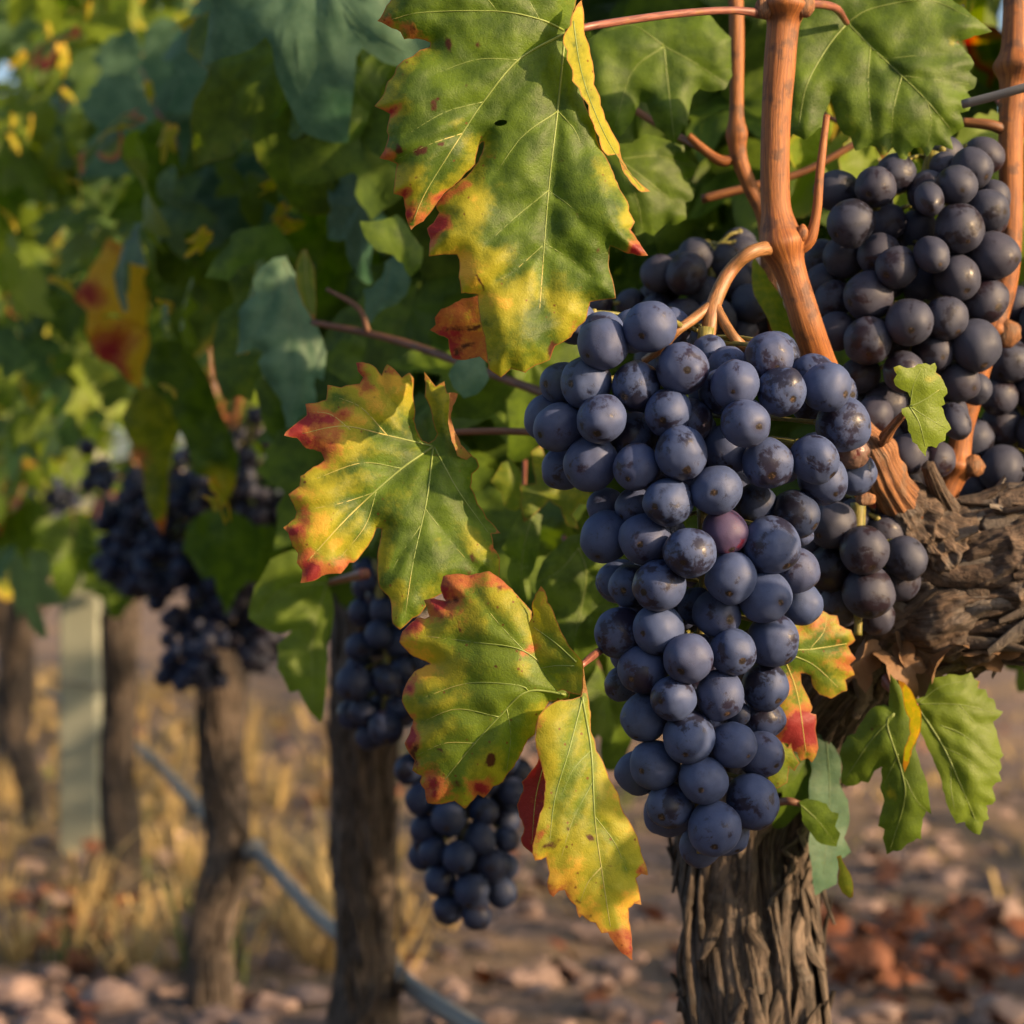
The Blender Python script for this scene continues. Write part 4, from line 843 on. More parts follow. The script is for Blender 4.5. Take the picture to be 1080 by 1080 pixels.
hero_bunch('small loose blue bunch left of the green and red spotted leaf', mid1, 1.20, [(590, 398, 25), (640, 402, 30), (700, 408, 45), (780, 402, 40)], 'grape_mid', (400, 585, 1.2), fill=14, D=.018, sub=3)
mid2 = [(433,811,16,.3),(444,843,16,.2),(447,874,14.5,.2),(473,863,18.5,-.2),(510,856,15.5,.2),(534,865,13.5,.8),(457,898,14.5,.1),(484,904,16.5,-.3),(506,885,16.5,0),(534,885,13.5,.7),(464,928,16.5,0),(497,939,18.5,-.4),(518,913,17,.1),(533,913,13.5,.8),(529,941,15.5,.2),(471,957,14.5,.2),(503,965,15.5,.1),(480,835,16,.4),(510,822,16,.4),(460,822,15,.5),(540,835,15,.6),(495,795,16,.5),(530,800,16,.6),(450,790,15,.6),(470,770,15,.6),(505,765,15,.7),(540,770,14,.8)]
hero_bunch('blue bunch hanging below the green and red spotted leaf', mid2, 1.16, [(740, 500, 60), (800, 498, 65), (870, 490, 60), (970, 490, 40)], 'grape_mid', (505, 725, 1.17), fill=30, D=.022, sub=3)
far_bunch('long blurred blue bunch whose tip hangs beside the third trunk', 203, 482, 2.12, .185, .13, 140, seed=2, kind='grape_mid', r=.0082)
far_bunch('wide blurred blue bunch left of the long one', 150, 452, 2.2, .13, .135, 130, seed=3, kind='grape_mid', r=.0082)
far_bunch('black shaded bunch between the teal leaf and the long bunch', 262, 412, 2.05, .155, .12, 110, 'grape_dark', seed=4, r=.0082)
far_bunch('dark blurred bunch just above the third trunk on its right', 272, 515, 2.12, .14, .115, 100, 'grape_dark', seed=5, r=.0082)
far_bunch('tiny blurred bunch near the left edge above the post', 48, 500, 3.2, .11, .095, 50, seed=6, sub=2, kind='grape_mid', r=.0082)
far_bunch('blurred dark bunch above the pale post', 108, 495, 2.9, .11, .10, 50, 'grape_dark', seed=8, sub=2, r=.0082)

# stem of the main bunch: forked peduncle
def ped():
    z = .826; k = lambda p: p * z / F; root = bpy.data.objects['grape_bunch']; off = root.location
    for nm, pts, rr in (('peduncle', [P(820, 261, .836), P(793, 266, z), P(771, 285, z), P(756, 312, z - .004), P(749, 338, z - .008), P(747, 365, z - .010), P(744, 400, z - .008)], [k(8), k(7.5), k(7.5), k(8), k(8.5), k(6.5), k(6)]),
                        ('side_stem', [P(750, 322, z - .006), P(731, 337, z - .010), P(713, 350, z - .014), P(696, 368, z - .010), P(680, 380, z - .002)], [k(6), k(5.5), k(5), k(5), k(4)]),
                        ('side_stem', [P(752, 318, z - .005), P(765, 342, z - .010), P(780, 362, z - .012), P(800, 375, z)], [k(6), k(5.5), k(5.5), k(4)])):
        x, f, lp = tube([p - off for p in pts], rr, n=46, seg=18, disp=lambda a, s, r, pos: r * .14 * (fbm(np.stack([np.cos(a) * 2, np.sin(a) * 2, s * 150], 1), 3) - .5) * 2)
        mesh_obj(nm, x, f, M['peduncle'], root, attrs=dict(lp=lp))
ped()

def glint_bits():  # yellow leaf bits whose colour stands in for orange sun glints
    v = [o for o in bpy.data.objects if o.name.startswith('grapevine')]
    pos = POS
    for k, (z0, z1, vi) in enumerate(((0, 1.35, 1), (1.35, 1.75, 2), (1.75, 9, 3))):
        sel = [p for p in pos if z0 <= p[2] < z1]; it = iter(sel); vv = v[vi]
        o = foliage_mesh('glint_foliage', lambda rs: (np.array(P(*next(it))), 55), len(sel), vv, np.array(vv.location), 1, 500 + k, 1.0, (.010, .018), (.0, .2), sq=.42)
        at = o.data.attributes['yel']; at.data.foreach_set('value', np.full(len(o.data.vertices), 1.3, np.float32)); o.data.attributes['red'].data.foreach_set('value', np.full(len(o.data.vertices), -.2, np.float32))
glint_bits()

# ------------------------------------------------------------------ sharp leaves, each traced with its own distance, slope and folds
def tr(pts, ox, oy, sc): return [(ox + p[0] / sc, oy + p[1] / sc) + tuple(p[2:]) for p in pts]
def trb(bl, ox, oy, sc): return [(ox + b[0] / sc, oy + b[1] / sc, b[2] / sc, b[3]) for b in bl]
# big upper leaf
c = (380, 0, 2.7)
body = tr([(90,-5),(75,15),(48,60),(80,75),(115,92),(125,112),(185,115),(200,122),(198,134),(170,142),(150,160),(125,170),(105,188),(98,210),(78,232),(70,260),(40,302),(85,325),(75,375),(80,385),(55,450),(105,467),(95,552),(122,560),(128,610),(145,655),(180,630),(207,597),(265,533),(328,468),(334,430),(344,405),(352,404),(346,438),(300,505),(245,545),(215,585),(225,605),(190,650),(200,680),(195,730),(275,725),(283,755),(280,790),(287,835),(335,840),(340,900),(355,960),(365,1050),(400,1075),(430,1050),(470,1062),(500,1040),(540,1025),(555,985),(600,960),(640,915),(655,860),(728,850),(720,800),(708,760),(712,700),(760,722),(790,728),(820,728),(800,700),(770,655),(782,632),(765,600),(762,575),(740,540),(715,480),(695,440),(675,400),(640,300),(620,220),(605,140),(600,80),(612,20),(640,-60),(560,-150),(400,-190),(220,-150),(120,-80)], *c)
flap = tr([(630,0),(637,40),(640,100),(655,150),(664,190),(665,240),(683,275),(685,300),(698,340),(715,372),(735,405),(742,440),(768,490),(795,520),(826,545),(800,547),(775,525),(752,495),(742,468),(728,440),(705,443),(688,425),(680,390),(668,370),(652,330),(650,300),(630,275),(622,250),(603,230),(604,200),(588,170),(590,145),(577,120),(582,95),(600,70),(610,30)], *c)
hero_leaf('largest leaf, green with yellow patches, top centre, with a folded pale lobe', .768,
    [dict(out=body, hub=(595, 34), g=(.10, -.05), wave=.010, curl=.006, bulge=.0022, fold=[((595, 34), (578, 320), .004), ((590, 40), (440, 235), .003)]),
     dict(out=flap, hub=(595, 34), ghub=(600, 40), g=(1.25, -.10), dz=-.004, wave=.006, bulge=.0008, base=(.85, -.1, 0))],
    tr([(583,92,.0007),(560,310),(535,540),(510,880)], *c)[:1] and [tr([(583,92,.0007),(562,310),(536,540),(510,885)], *c), tr([(580,95,.0006),(450,170),(350,290),(290,380),(190,540),(150,630)], *c), tr([(450,170,.0003),(330,170),(200,215)], *c),
     tr([(578,85,.0005),(510,55),(390,32),(180,35),(90,55)], *c), tr([(560,318,.0004),(460,390),(375,510)], *c), tr([(562,316,.00035),(610,370),(635,430)], *c), tr([(536,542,.0004),(440,620),(365,690)], *c), tr([(536,543,.0003),(600,590),(640,650)], *c),
     tr([(350,290,.0003),(240,320),(130,385)], *c), tr([(518,700,.0003),(440,770),(390,800)], *c), tr([(520,690,.0003),(600,740),(660,790)], *c), tr([(390,32,.0003),(340,-30),(300,-80)], *c), tr([(510,55,.0003),(480,0),(460,-60)], *c), tr([(290,380,.0003),(200,410),(110,450)], *c), tr([(606,60,.0004),(628,200),(668,320),(722,430),(800,535)], *c)],
    yel=trb([(335,580,75,.9),(300,760,80,.8),(420,810,100,.65),(530,820,90,.55),(745,600,45,.7),(700,470,40,.4),(230,430,80,.35),(110,500,60,.6),(90,60,60,.6),(160,570,60,.6),(70,300,40,.5),(260,370,50,.4),(400,1000,80,.3),(600,900,60,.4)], *c),  # yellow mixes leaf pigment with sunlit areas put into the colour
    red=trb([(55,65,35,.8),(150,95,45,.75),(60,300,28,.9),(62,440,35,.8),(120,560,30,.8),(145,640,40,.95),(225,590,40,.8),(205,700,42,1.1),(260,540,30,.6),(795,715,40,1.1),(770,640,22,.6),(330,440,25,.5),(640,900,30,.5)], *c),
    brn=trb([(255,110,15,.8),(370,100,17,.7),(170,290,15,.9),(195,277,11,.8),(140,420,16,.9),(190,412,14,.9),(600,475,15,.5),(650,565,16,.5),(660,670,16,.5),(375,590,10,.7),(345,790,12,.8),(280,220,10,.5),(560,1010,22,.7),(85,415,14,.8),(430,610,8,.5),(150,500,14,.6),(230,470,8,.5),(300,640,8,.5),(640,940,20,.7),(160,90,14,.5),(100,60,12,.5)], *c),
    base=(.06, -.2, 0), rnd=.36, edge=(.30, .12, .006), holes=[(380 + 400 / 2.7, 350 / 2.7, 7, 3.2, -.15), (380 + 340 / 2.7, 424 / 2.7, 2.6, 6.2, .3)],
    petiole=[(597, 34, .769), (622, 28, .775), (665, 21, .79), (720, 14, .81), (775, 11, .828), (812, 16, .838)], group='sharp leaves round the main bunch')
# striped curled leaf at its lower corner
hero_leaf('small pink and purple striped leaf below the left corner of the largest leaf', .80, [dict(out=tr([(355,835),(330,842),(290,850),(230,880),(212,905),(215,925),(198,940),(225,955),(250,965),(255,1000),(262,1020),(300,1025),(340,1015),(370,1040),(420,1000),(420,860)], *c), hub=(515, 340), g=(-.5, .1), wave=.006, bulge=0)],
    [], red=trb([(260,950,70,.35)], *c), base=(1.1, .32, 0), edge=(.2, .2, .004), brn=trb([(250,915,14,.5),(275,905,14,.6),(300,890,14,.7),(325,885,14,.7),(255,985,14,.4),(285,970,14,.6),(310,962,14,.7),(335,955,14,.6)], *c), rnd=.5, group='sharp leaves round the main bunch', name='vine_leaf')
# red and yellow leaf
c = (280, 360, 2.571)
hero_leaf('red tipped yellow and green leaf in the middle left, pointing left', .80,
    [dict(out=tr([(245,58),(262,56),(300,72),(315,92),(330,62),(352,78),(370,98),(390,85),(402,100),(405,180),(403,215),(412,245),(425,268),(442,276),(458,266),(466,250),(452,200),(432,150),(430,82),(450,108),(462,122),(485,108),(492,140),(505,138),(503,200),(512,260),(540,290),(572,318),(580,340),(560,360),(556,395),(575,440),(600,480),(638,520),(612,522),(618,560),(636,590),(634,640),(600,640),(560,660),(520,665),(440,705),(420,740),(400,750),(365,782),(345,765),(338,700),(310,668),(303,620),(306,560),(315,508),(302,506),(265,572),(240,600),(228,600),(205,630),(165,632),(130,650),(95,655),(100,620),(85,600),(88,575),(62,520),(48,505),(80,480),(85,462),(62,415),(92,392),(95,365),(130,340),(160,322),(150,300),(110,290),(85,262),(50,255),(80,225),(112,200),(108,170),(165,158),(168,118),(205,125),(255,115),(265,98),(250,80)], *c), hub=(457, 471), g=(.16, -.12), wave=.012, curl=.005, bulge=.0022, fold=[((457, 471), (310, 610), .003)]),
     dict(out=tr([(498,140),(522,142),(508,175),(500,200),(512,240),(530,280),(560,310),(545,322),(520,310),(505,270),(495,220)], *c), hub=(457, 471), ghub=(475, 430), g=(.8, .1), dz=.0, wave=.002, bulge=0, base=(.9, .32, 0), under=True)],
    [tr([(455,285,.00065),(360,352),(230,470),(115,595)], *c), tr([(455,285,.0005),(330,255),(210,230),(100,250)], *c), tr([(455,283,.00045),(385,215),(320,140),(270,85)], *c), tr([(455,287,.0005),(437,430),(400,600),(378,750)], *c), tr([(458,287,.0004),(520,400),(605,520)], *c),
     tr([(370,345,.0003),(260,330),(130,375)], *c), tr([(300,408,.0003),(200,440),(90,460)], *c), tr([(330,255,.0003),(260,180),(190,150)], *c), tr([(460,285,.0003),(520,300),(560,335)], *c), tr([(430,450,.0003),(500,540),(570,620)], *c), tr([(420,500,.0003),(360,590),(330,650)], *c), tr([(300,408,.0003),(270,500),(200,590)], *c), tr([(230,240,.0003),(180,200),(130,190)], *c)],
    yel=trb([(140,450,130,.95),(280,160,120,.85),(190,240,90,.9),(330,120,60,.5),(330,690,60,.7),(560,570,50,.6),(450,530,30,.4),(200,560,80,.8),(400,660,40,.5)], *c),
    red=trb([(85,250,45,1.15),(258,80,28,1.0),(180,160,40,.5),(110,625,40,1.0),(200,630,40,.6),(60,510,28,.8),(135,185,45,.7),(110,300,30,.5),(180,240,40,.4),(120,560,35,.6),(90,460,30,.6),(200,330,25,.3),(270,130,30,.45),(330,190,30,.35),(100,400,35,.5),(340,62,22,.6),(395,92,18,.55),(250,250,25,.3),(260,440,40,.3),(635,520,14,.9),(150,300,35,.45)], *c),
    brn=trb([(570,595,18,.5),(555,650,22,.5),(590,600,10,.6)], *c), base=(.10, -.12, 0), rnd=.3, edge=(.35, .22, .007), group='sharp leaves round the main bunch')
# lower leaf folded along its midrib
c = (400, 580, 2.453)
L3v = [tr([(495,376,.00055),(385,366),(310,432),(230,520),(165,600)], *c), tr([(470,350,.0004),(375,262),(240,238),(110,222)], *c), tr([(385,365,.00035),(360,350),(230,345),(105,385)], *c), tr([(310,432,.0003),(200,412),(110,445)], *c), tr([(250,500,.00025),(170,500),(100,530)], *c), tr([(375,262,.0003),(300,180),(250,110)], *c), tr([(330,410,.0003),(340,480),(330,570)], *c),
     tr([(524,300,.0007),(525,380),(548,520),(558,700),(580,860),(598,975)], *c), tr([(524,390,.0005),(490,520),(455,640),(440,760)], *c), tr([(546,520,.0003),(500,570),(470,640)], *c), tr([(558,690,.0003),(610,760),(640,830)], *c), tr([(552,600,.0003),(500,700),(470,800)], *c), tr([(575,820,.0003),(540,860),(520,910)], *c), tr([(510,290,.0004),(455,240),(400,200)], *c), tr([(505,300,.0003),(450,300),(400,310)], *c)]
hero_leaf('green leaf with red blotches and a long yellow folded lobe, below centre', .762,
    [dict(out=tr([(165,68),(195,62),(230,66),(262,60),(285,55),(315,75),(350,110),(378,140),(395,160),(400,220),(420,300),(470,350),(495,368),(490,384),(440,392),(410,440),(402,478),(385,490),(350,560),(320,600),(295,612),(270,642),(255,632),(222,670),(195,650),(160,658),(125,655),(118,620),(105,600),(110,585),(85,570),(92,545),(80,530),(65,500),(88,440),(58,390),(70,345),(90,315),(120,298),(132,295),(100,280),(80,270),(52,238),(60,210),(75,195),(98,175),(118,178),(130,172),(115,130),(140,125),(172,132),(158,95)], *c), hub=(612, 703), ghub=(600, 730), g=(-.22, .06), wave=.012, curl=.006, bulge=.0022, dz=-.001),
     dict(out=tr([(418,93),(428,105),(435,135),(447,152),(458,182),(482,230),(512,272),(527,290),(527,335),(524,376),(500,372),(475,362),(440,366),(400,368),(385,340),(366,302),(372,275),(385,240),(378,215),(392,180),(398,168),(396,135),(404,115)], *c), hub=(612, 703), g=(-.5, .15), dz=.0, wave=.004, bulge=.001, base=(.45, -.1, 0)),
     dict(out=tr([(525,288),(535,350),(548,470),(562,520),(580,550),(600,600),(620,635),(632,680),(655,715),(668,742),(680,790),(695,842),(678,838),(664,850),(672,880),(678,918),(660,915),(645,928),(652,990),(655,1062),(630,1045),(610,1022),(592,990),(575,992),(560,965),(545,962),(525,945),(518,952),(508,920),(492,905),(480,880),(465,882),(450,898),(440,888),(434,860),(440,835),(432,795),(418,802),(403,804),(396,785),(405,735),(425,662),(430,600),(418,550),(403,490),(412,430),(435,405),(470,388),(500,386),(522,378)], *c), hub=(612, 703), g=(.45, -.06), dz=-.001, wave=.010, curl=.003, bulge=.0016, base=(.44, -.1, 0))],
    L3v,
    yel=trb([(120,350,60,.55),(150,500,90,.5),(110,230,70,.7),(260,160,60,.5),(290,590,60,.5),(190,370,60,.35),(520,1000,160,.5),(560,800,160,.3),(470,780,80,.2),(390,300,30,.5),(400,200,25,.5)], *c),
    red=trb([(190,100,45,.85),(300,90,35,.7),(80,225,38,.8),(75,385,25,.75),(85,510,32,.9),(120,620,40,.9),(230,650,32,.85),(200,200,30,.4),(385,240,25,.6),(435,880,28,.8),(640,1040,35,.7),(690,840,18,.7),(600,920,28,.4),(655,730,22,.3),(240,440,30,.3),(500,905,26,.5),(420,720,20,.4)], *c),
    brn=trb([(265,560,17,1.),(270,310,12,.7),(155,545,9,.8),(110,250,18,.4),(90,350,14,.5),(100,540,16,.5),(170,640,18,.5),(330,120,18,.5),(190,190,10,.6),(250,180,9,.5),(220,250,9,.4),(195,260,12,.6),(215,120,18,.5),(280,130,15,.6),(520,760,15,.9),(465,740,11,.8),(420,770,16,.7),(605,830,9,.6),(540,910,9,.5),(600,780,6,.5),(560,960,9,.5),(640,990,10,.5),(300,60,20,.4),(180,150,14,.5)], *c), base=(.16, -.12, 0), rnd=.12, edge=(.45, .30, .0075), group='sharp leaves round the main bunch',
    petiole=[(613, 702, .763), (625, 692, .785), (638, 684, .81), (670, 674, .85), (740, 640, .88)])
hero_leaf('dark red curled leaf behind the yellow folded lobe', .80, [dict(out=tr([(425,525),(412,540),(402,562),(380,590),(368,600),(372,625),(356,660),(362,690),(375,720),(366,745),(372,765),(400,788),(430,760),(470,700),(470,560)], *c), hub=(575, 800), g=(-.7, .1), wave=.006, bulge=.001)], [tr([(430,540,.0003),(405,640),(395,760)], *c)], base=(.5, .95, 0), brn=trb([(420,640,60,.45)], *c), yel=(), rnd=.2, group='sharp leaves round the main bunch')
# orange leaf right of the bunch
c = (780, 630, 3.273)
hero_leaf('orange leaf with a dark red lobe, right of the lower main bunch', .845, [dict(out=tr([(150,60),(200,92),(220,55),(240,45),(270,38),(310,60),(338,64),(345,95),(385,112),(400,148),(375,168),(385,190),(402,212),(380,232),(398,268),(365,285),(372,322),(340,335),(315,350),(275,335),(258,315),(250,300),(246,272),(228,262),(212,262),(212,285),(235,340),(252,380),(245,400),(264,405),(262,460),(272,520),(250,570),(235,555),(212,565),(200,535),(178,528),(165,505),(130,500),(100,440),(90,250)], *c), hub=(835, 690), g=(.3, .15), wave=.012, bulge=.0016, curl=.004)],
    [tr([(150,180,.0005),(240,180),(370,160)], *c), tr([(150,190,.0004),(250,230),(340,310)], *c), tr([(150,200,.0005),(200,340),(230,540)], *c), tr([(240,180,.0003),(290,120),(300,70)], *c)],
    yel=trb([(230,220,90,-.5)], *c), red=trb([(200,480,60,1.0),(230,430,35,.7),(300,100,60,.25),(380,220,40,.3),(180,300,40,.2)], *c), base=(.85, .20, 0), rnd=.2, edge=(0, .12, .006), group='sharp leaves round the main bunch', petiole=[(827, 690, .848), (815, 680, .87), (800, 660, .9)])
hero_leaf('small pointed yellow green leaf scrap under the dark red lobe', .85, [dict(out=tr([(100,540),(150,500),(165,520),(178,502),(190,545),(208,572),(190,600),(170,585),(165,640),(130,660),(95,650)], *c), hub=(815, 800), g=(.2, .1), wave=.004)], [], base=(.4, 0, 0), rnd=.1, group='sharp leaves round the main bunch')
hero_leaf('light green leaf with a yellow folded edge, left of the pair under the arm', .875,
    [dict(out=tr([(520,262),(540,285),(562,310),(590,350),(615,400),(628,430),(618,470),(606,520),(620,560),(648,640),(655,700),(662,748),(645,738),(632,765),(628,835),(612,832),(600,842),(580,850),(560,872),(530,875),(508,888),(500,850),(494,830),(500,800),(478,790),(490,740),(500,700),(486,660),(492,620),(488,600),(492,585),(478,592),(465,600),(445,640),(420,635),(395,650),(372,652),(350,640),(355,590),(345,540),(352,515),(370,480),(400,470),(425,425),(440,400),(470,375),(500,370),(515,378),(518,320)], *c), hub=(947, 760), g=(-.25, .05), wave=.012, bulge=.0016, curl=.003),
     dict(out=tr([(548,285),(570,295),(598,330),(622,380),(628,430),(622,470),(600,515),(585,570),(570,605),(564,580),(570,520),(590,470),(588,420),(570,380),(562,330)], *c), hub=(947, 760), ghub=(955, 720), g=(-1.2, .1), dz=-.008, wave=.002, bulge=0, base=(1.0, 0, 0))],
    [tr([(535,400,.0005),(510,440),(560,600),(570,700),(520,870)], *c), tr([(535,405,.0004),(450,500),(370,620)], *c), tr([(570,620,.0003),(610,700),(650,740)], *c), tr([(548,540,.0003),(520,600),(500,640)], *c)],
    yel=trb([(500,670,25,.8),(600,500,30,.3)], *c), brn=trb([(535,420,9,.7),(490,455,6,.9)], *c), base=(.12, -.2, 0), rnd=.16, group='sharp leaves round the main bunch', petiole=[(944, 752, .875), (946, 735, .88), (935, 715, .89)])
hero_leaf('bright green toothed leaf under the arm, right of the pair', .872,
    [dict(out=tr([(605,352),(640,340),(655,300),(662,280),(690,275),(722,265),(760,270),(800,258),(810,282),(830,290),(822,315),(850,318),(858,345),(878,352),(885,385),(910,395),(895,415),(875,430),(888,460),(890,480),(912,545),(898,560),(905,590),(895,605),(905,635),(885,640),(872,655),(885,700),(872,715),(852,718),(855,745),(862,765),(842,775),(830,820),(810,815),(790,800),(778,775),(762,778),(748,782),(735,755),(722,730),(710,690),(700,650),(680,590),(660,540),(640,495),(615,440)], *c), hub=(967, 745), g=(.28, -.08), wave=.010, bulge=.002, curl=.004, fold=[((967, 745), (1024, 860), .004)])],
    [tr([(612,375,.0006),(700,510),(760,640),(815,770)], *c), tr([(615,368,.0004),(760,370),(885,400)], *c), tr([(690,440,.0004),(780,480),(900,590)], *c), tr([(700,515,.0003),(790,560),(880,640)], *c), tr([(612,370,.0003),(690,310),(790,285)], *c), tr([(730,570,.0003),(730,660),(745,740)], *c), tr([(760,372,.0003),(820,440),(880,470)], *c)],
    yel=trb([(850,500,20,.3),(830,300,20,.5)], *c), red=trb([(818,300,12,.7)], *c), base=(.10, -.2, 0), rnd=.08, group='sharp leaves round the main bunch', petiole=[(967, 745, .873), (950, 735, .88), (935, 720, .89)])
hero_leaf('pale grey green narrow leaf hanging blurred in front of the trunk', .93, [dict(out=tr([(255,470),(300,480),(330,520),(350,560),(345,640),(375,700),(380,770),(360,830),(385,880),(350,905),(335,990),(290,1010),(262,1030),(250,960),(240,880),(245,800),(240,700),(250,600)], *c), hub=(862, 775), g=(.5, .0), wave=.010)], [tr([(300,490,.0005),(310,700),(290,960)], *c)], base=(.0, -.2, 0), rnd=.95, group='sharp leaves round the main bunch', petiole=[(870, 778, .93), (872, 760, .93), (868, 735, .94)])
hero_leaf('small dark green oval leaf in front of the top of the thick trunk', .88, [dict(out=tr([(205,705),(230,695),(262,700),(300,712),(318,740),(342,745),(330,790),(348,815),(335,860),(300,855),(265,840),(235,800),(215,770)], *c), hub=(845, 845), g=(.2, .2), wave=.008)], [tr([(210,715,.0003),(270,770),(330,850)], *c)], base=(-.1, -.2, 0), rnd=.4, group='sharp leaves round the main bunch', petiole=[(844, 848, .88), (833, 845, .882), (822, 846, .89), (812, 848, .91)], pet_mat=M['twig'])
hero_leaf('slim lime green leaf tip hanging right of the trunk top', .885, [dict(out=tr([(335,895),(350,890),(365,925),(385,960),(392,985),(392,1035),(378,1038),(355,1020),(340,990),(345,945)], *c), hub=(884, 903), g=(-.3, .1), wave=.003)], [], base=(.45, -.2, 0), rnd=.05, group='sharp leaves round the main bunch')
# upper right
c = (600, 0, 2.25)
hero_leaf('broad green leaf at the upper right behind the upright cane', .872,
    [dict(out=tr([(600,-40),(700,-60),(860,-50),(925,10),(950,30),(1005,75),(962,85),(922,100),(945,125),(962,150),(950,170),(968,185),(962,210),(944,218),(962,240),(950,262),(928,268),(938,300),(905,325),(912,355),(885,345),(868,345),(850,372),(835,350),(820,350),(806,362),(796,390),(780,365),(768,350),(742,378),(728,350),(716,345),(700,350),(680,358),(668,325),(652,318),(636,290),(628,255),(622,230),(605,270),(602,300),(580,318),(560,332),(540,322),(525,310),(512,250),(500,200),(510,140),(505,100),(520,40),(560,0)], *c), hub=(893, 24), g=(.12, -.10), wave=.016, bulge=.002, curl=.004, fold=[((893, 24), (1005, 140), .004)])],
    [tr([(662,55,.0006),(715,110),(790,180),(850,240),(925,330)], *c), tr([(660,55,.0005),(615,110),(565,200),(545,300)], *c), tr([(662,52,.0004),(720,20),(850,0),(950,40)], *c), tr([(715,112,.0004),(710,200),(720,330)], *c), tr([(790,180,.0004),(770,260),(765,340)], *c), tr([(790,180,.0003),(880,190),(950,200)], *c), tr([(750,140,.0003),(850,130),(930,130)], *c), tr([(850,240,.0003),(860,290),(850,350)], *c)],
    yel=trb([(700,280,60,.25),(910,110,30,.8),(760,355,40,.6)], *c), red=trb([(905,115,18,.4)], *c), base=(.02, -.2, 0), rnd=.35, group='sharp leaves round the main bunch', petiole=[(893, 24, .873), (880, 8, .86), (850, 4, .845), (832, 8, .838)])  # lower yellow patch also puts sunlight into the colour
hero_leaf('dark green shaded leaf behind the big leaf and the pink stalk', .93,
    [dict(out=tr([(45,95),(100,55),(200,40),(330,28),(385,90),(388,180),(370,212),(335,218),(310,210),(295,225),(282,300),(262,322),(250,342),(225,315),(205,300),(185,245),(170,240),(150,290),(122,325),(85,300),(55,280),(35,200)], *c), hub=(700, 50), g=(.1, -.1), wave=.014, bulge=.0018, curl=.004)],
    [tr([(225,110,.0005),(235,200),(250,330)], *c), tr([(225,110,.0004),(150,170),(110,300)], *c), tr([(225,110,.0004),(300,150),(375,200)], *c), tr([(225,108,.0004),(150,60),(80,75)], *c)], base=(-.1, -.2, 0), rnd=.40, group='sharp leaves round the main bunch')
hero_leaf('toothed green leaf above the dark grapes, right of the largest leaf', .95,
    [dict(out=tr([(80,360),(110,345),(150,340),(185,318),(230,330),(272,345),(280,370),(305,392),(298,415),(282,425),(300,450),(292,475),(275,480),(278,520),(250,535),(230,530),(200,560),(180,550),(158,560),(150,525),(125,510),(110,470),(90,430)], *c), hub=(655, 175), g=(.1, -.1), wave=.012, bulge=.0018, curl=.003)],
    [tr([(120,380,.0005),(200,440),(270,500)], *c), tr([(120,380,.0004),(160,470),(175,545)], *c), tr([(120,378,.0004),(210,370),(295,395)], *c)], base=(-.02, -.2, 0), rnd=.2, group='sharp leaves round the main bunch')
hero_leaf('yellow green leaf slice between the forked stem and the thick cane', .90, [dict(out=[(795, 270), (806, 285), (815, 300), (828, 325), (842, 352), (856, 372), (866, 392), (850, 398), (832, 380), (815, 350), (800, 320), (793, 295)], hub=(800, 275), g=(.6, 0), wave=.004)], [], base=(.35, -.2, 0), rnd=.12, group='sharp leaves round the main bunch')
c = (860, 340, 3.373)
hero_leaf('tiny bright lime leaf in front of the right bunch', .80,
    [dict(out=tr([(278,160),(300,152),(325,163),(350,160),(365,148),(392,145),(408,152),(425,143),(432,160),(428,178),(445,190),(455,208),(468,235),(470,252),(455,268),(462,290),(448,298),(458,325),(465,345),(483,378),(465,395),(462,420),(440,430),(430,447),(412,440),(400,442),(393,478),(378,460),(362,435),(345,425),(340,400),(330,385),(325,350),(308,325),(306,308),(322,302),(335,300),(340,275),(330,250),(308,240),(285,225),(278,205),(290,185)], *c), hub=(957, 428), g=(.35, .1), wave=.006, bulge=.0012, curl=.002)],
    [tr([(335,300,.0004),(380,280),(440,240)], *c), tr([(335,300,.0004),(370,360),(395,460)], *c), tr([(338,300,.0003),(400,340),(470,380)], *c), tr([(338,290,.0003),(350,220),(380,160)], *c)], yel=trb([(440,230,25,.6),(300,160,20,.3)], *c), base=(.12, -.2, 0), rnd=.02, group='sharp leaves round the main bunch', petiole=[(958, 429, .80), (950, 440, .815), (938, 455, .84), (930, 468, .855)], pet_mat=M['spur'], pet_r=3.5)

# middle distance leaves, traced
c = (200, 180, 2.84); G2 = 'softly blurred leaves left of the sharp ones'
hero_leaf('large teal green leaf hanging left of the red tipped leaf', 1.16, [dict(out=tr([(190,325),(215,285),(250,262),(290,255),(310,300),(332,335),(345,395),(372,440),(392,490),(410,545),(405,590),(400,628),(378,618),(372,640),(380,680),(362,722),(335,735),(320,755),(290,775),(286,740),(276,695),(245,650),(215,605),(205,575),(222,545),(195,530),(175,540),(138,552),(150,510),(150,445),(145,425),(168,390),(195,375)], *c), hub=(298, 275), g=(.25, -.1), wave=.014, curl=.004, bulge=.002)],
    [tr([(285,268,.0005),(320,420),(370,600)], *c), tr([(285,268,.0004),(230,420),(160,530)], *c), tr([(300,340,.0004),(300,520),(300,720)], *c), tr([(285,268,.0003),(230,290),(200,340)], *c)], base=(-.2, -.3, 0), rnd=.92, group=G2, step=5, brn=trb([(335,530,8,.8)], *c))
hero_leaf('yellow edge of a folded leaf standing on the teal leaf', 1.13, [dict(out=tr([(335,240),(350,235),(360,262),(375,300),(378,350),(380,400),(375,455),(360,430),(340,400),(322,350),(318,300),(325,265)], *c), hub=(322, 262), g=(-1.0, .1), wave=.004)], [tr([(345,240,.0004),(352,340),(372,445)], *c)], base=(.62, -.2, 0), rnd=.1, group=G2, step=5)
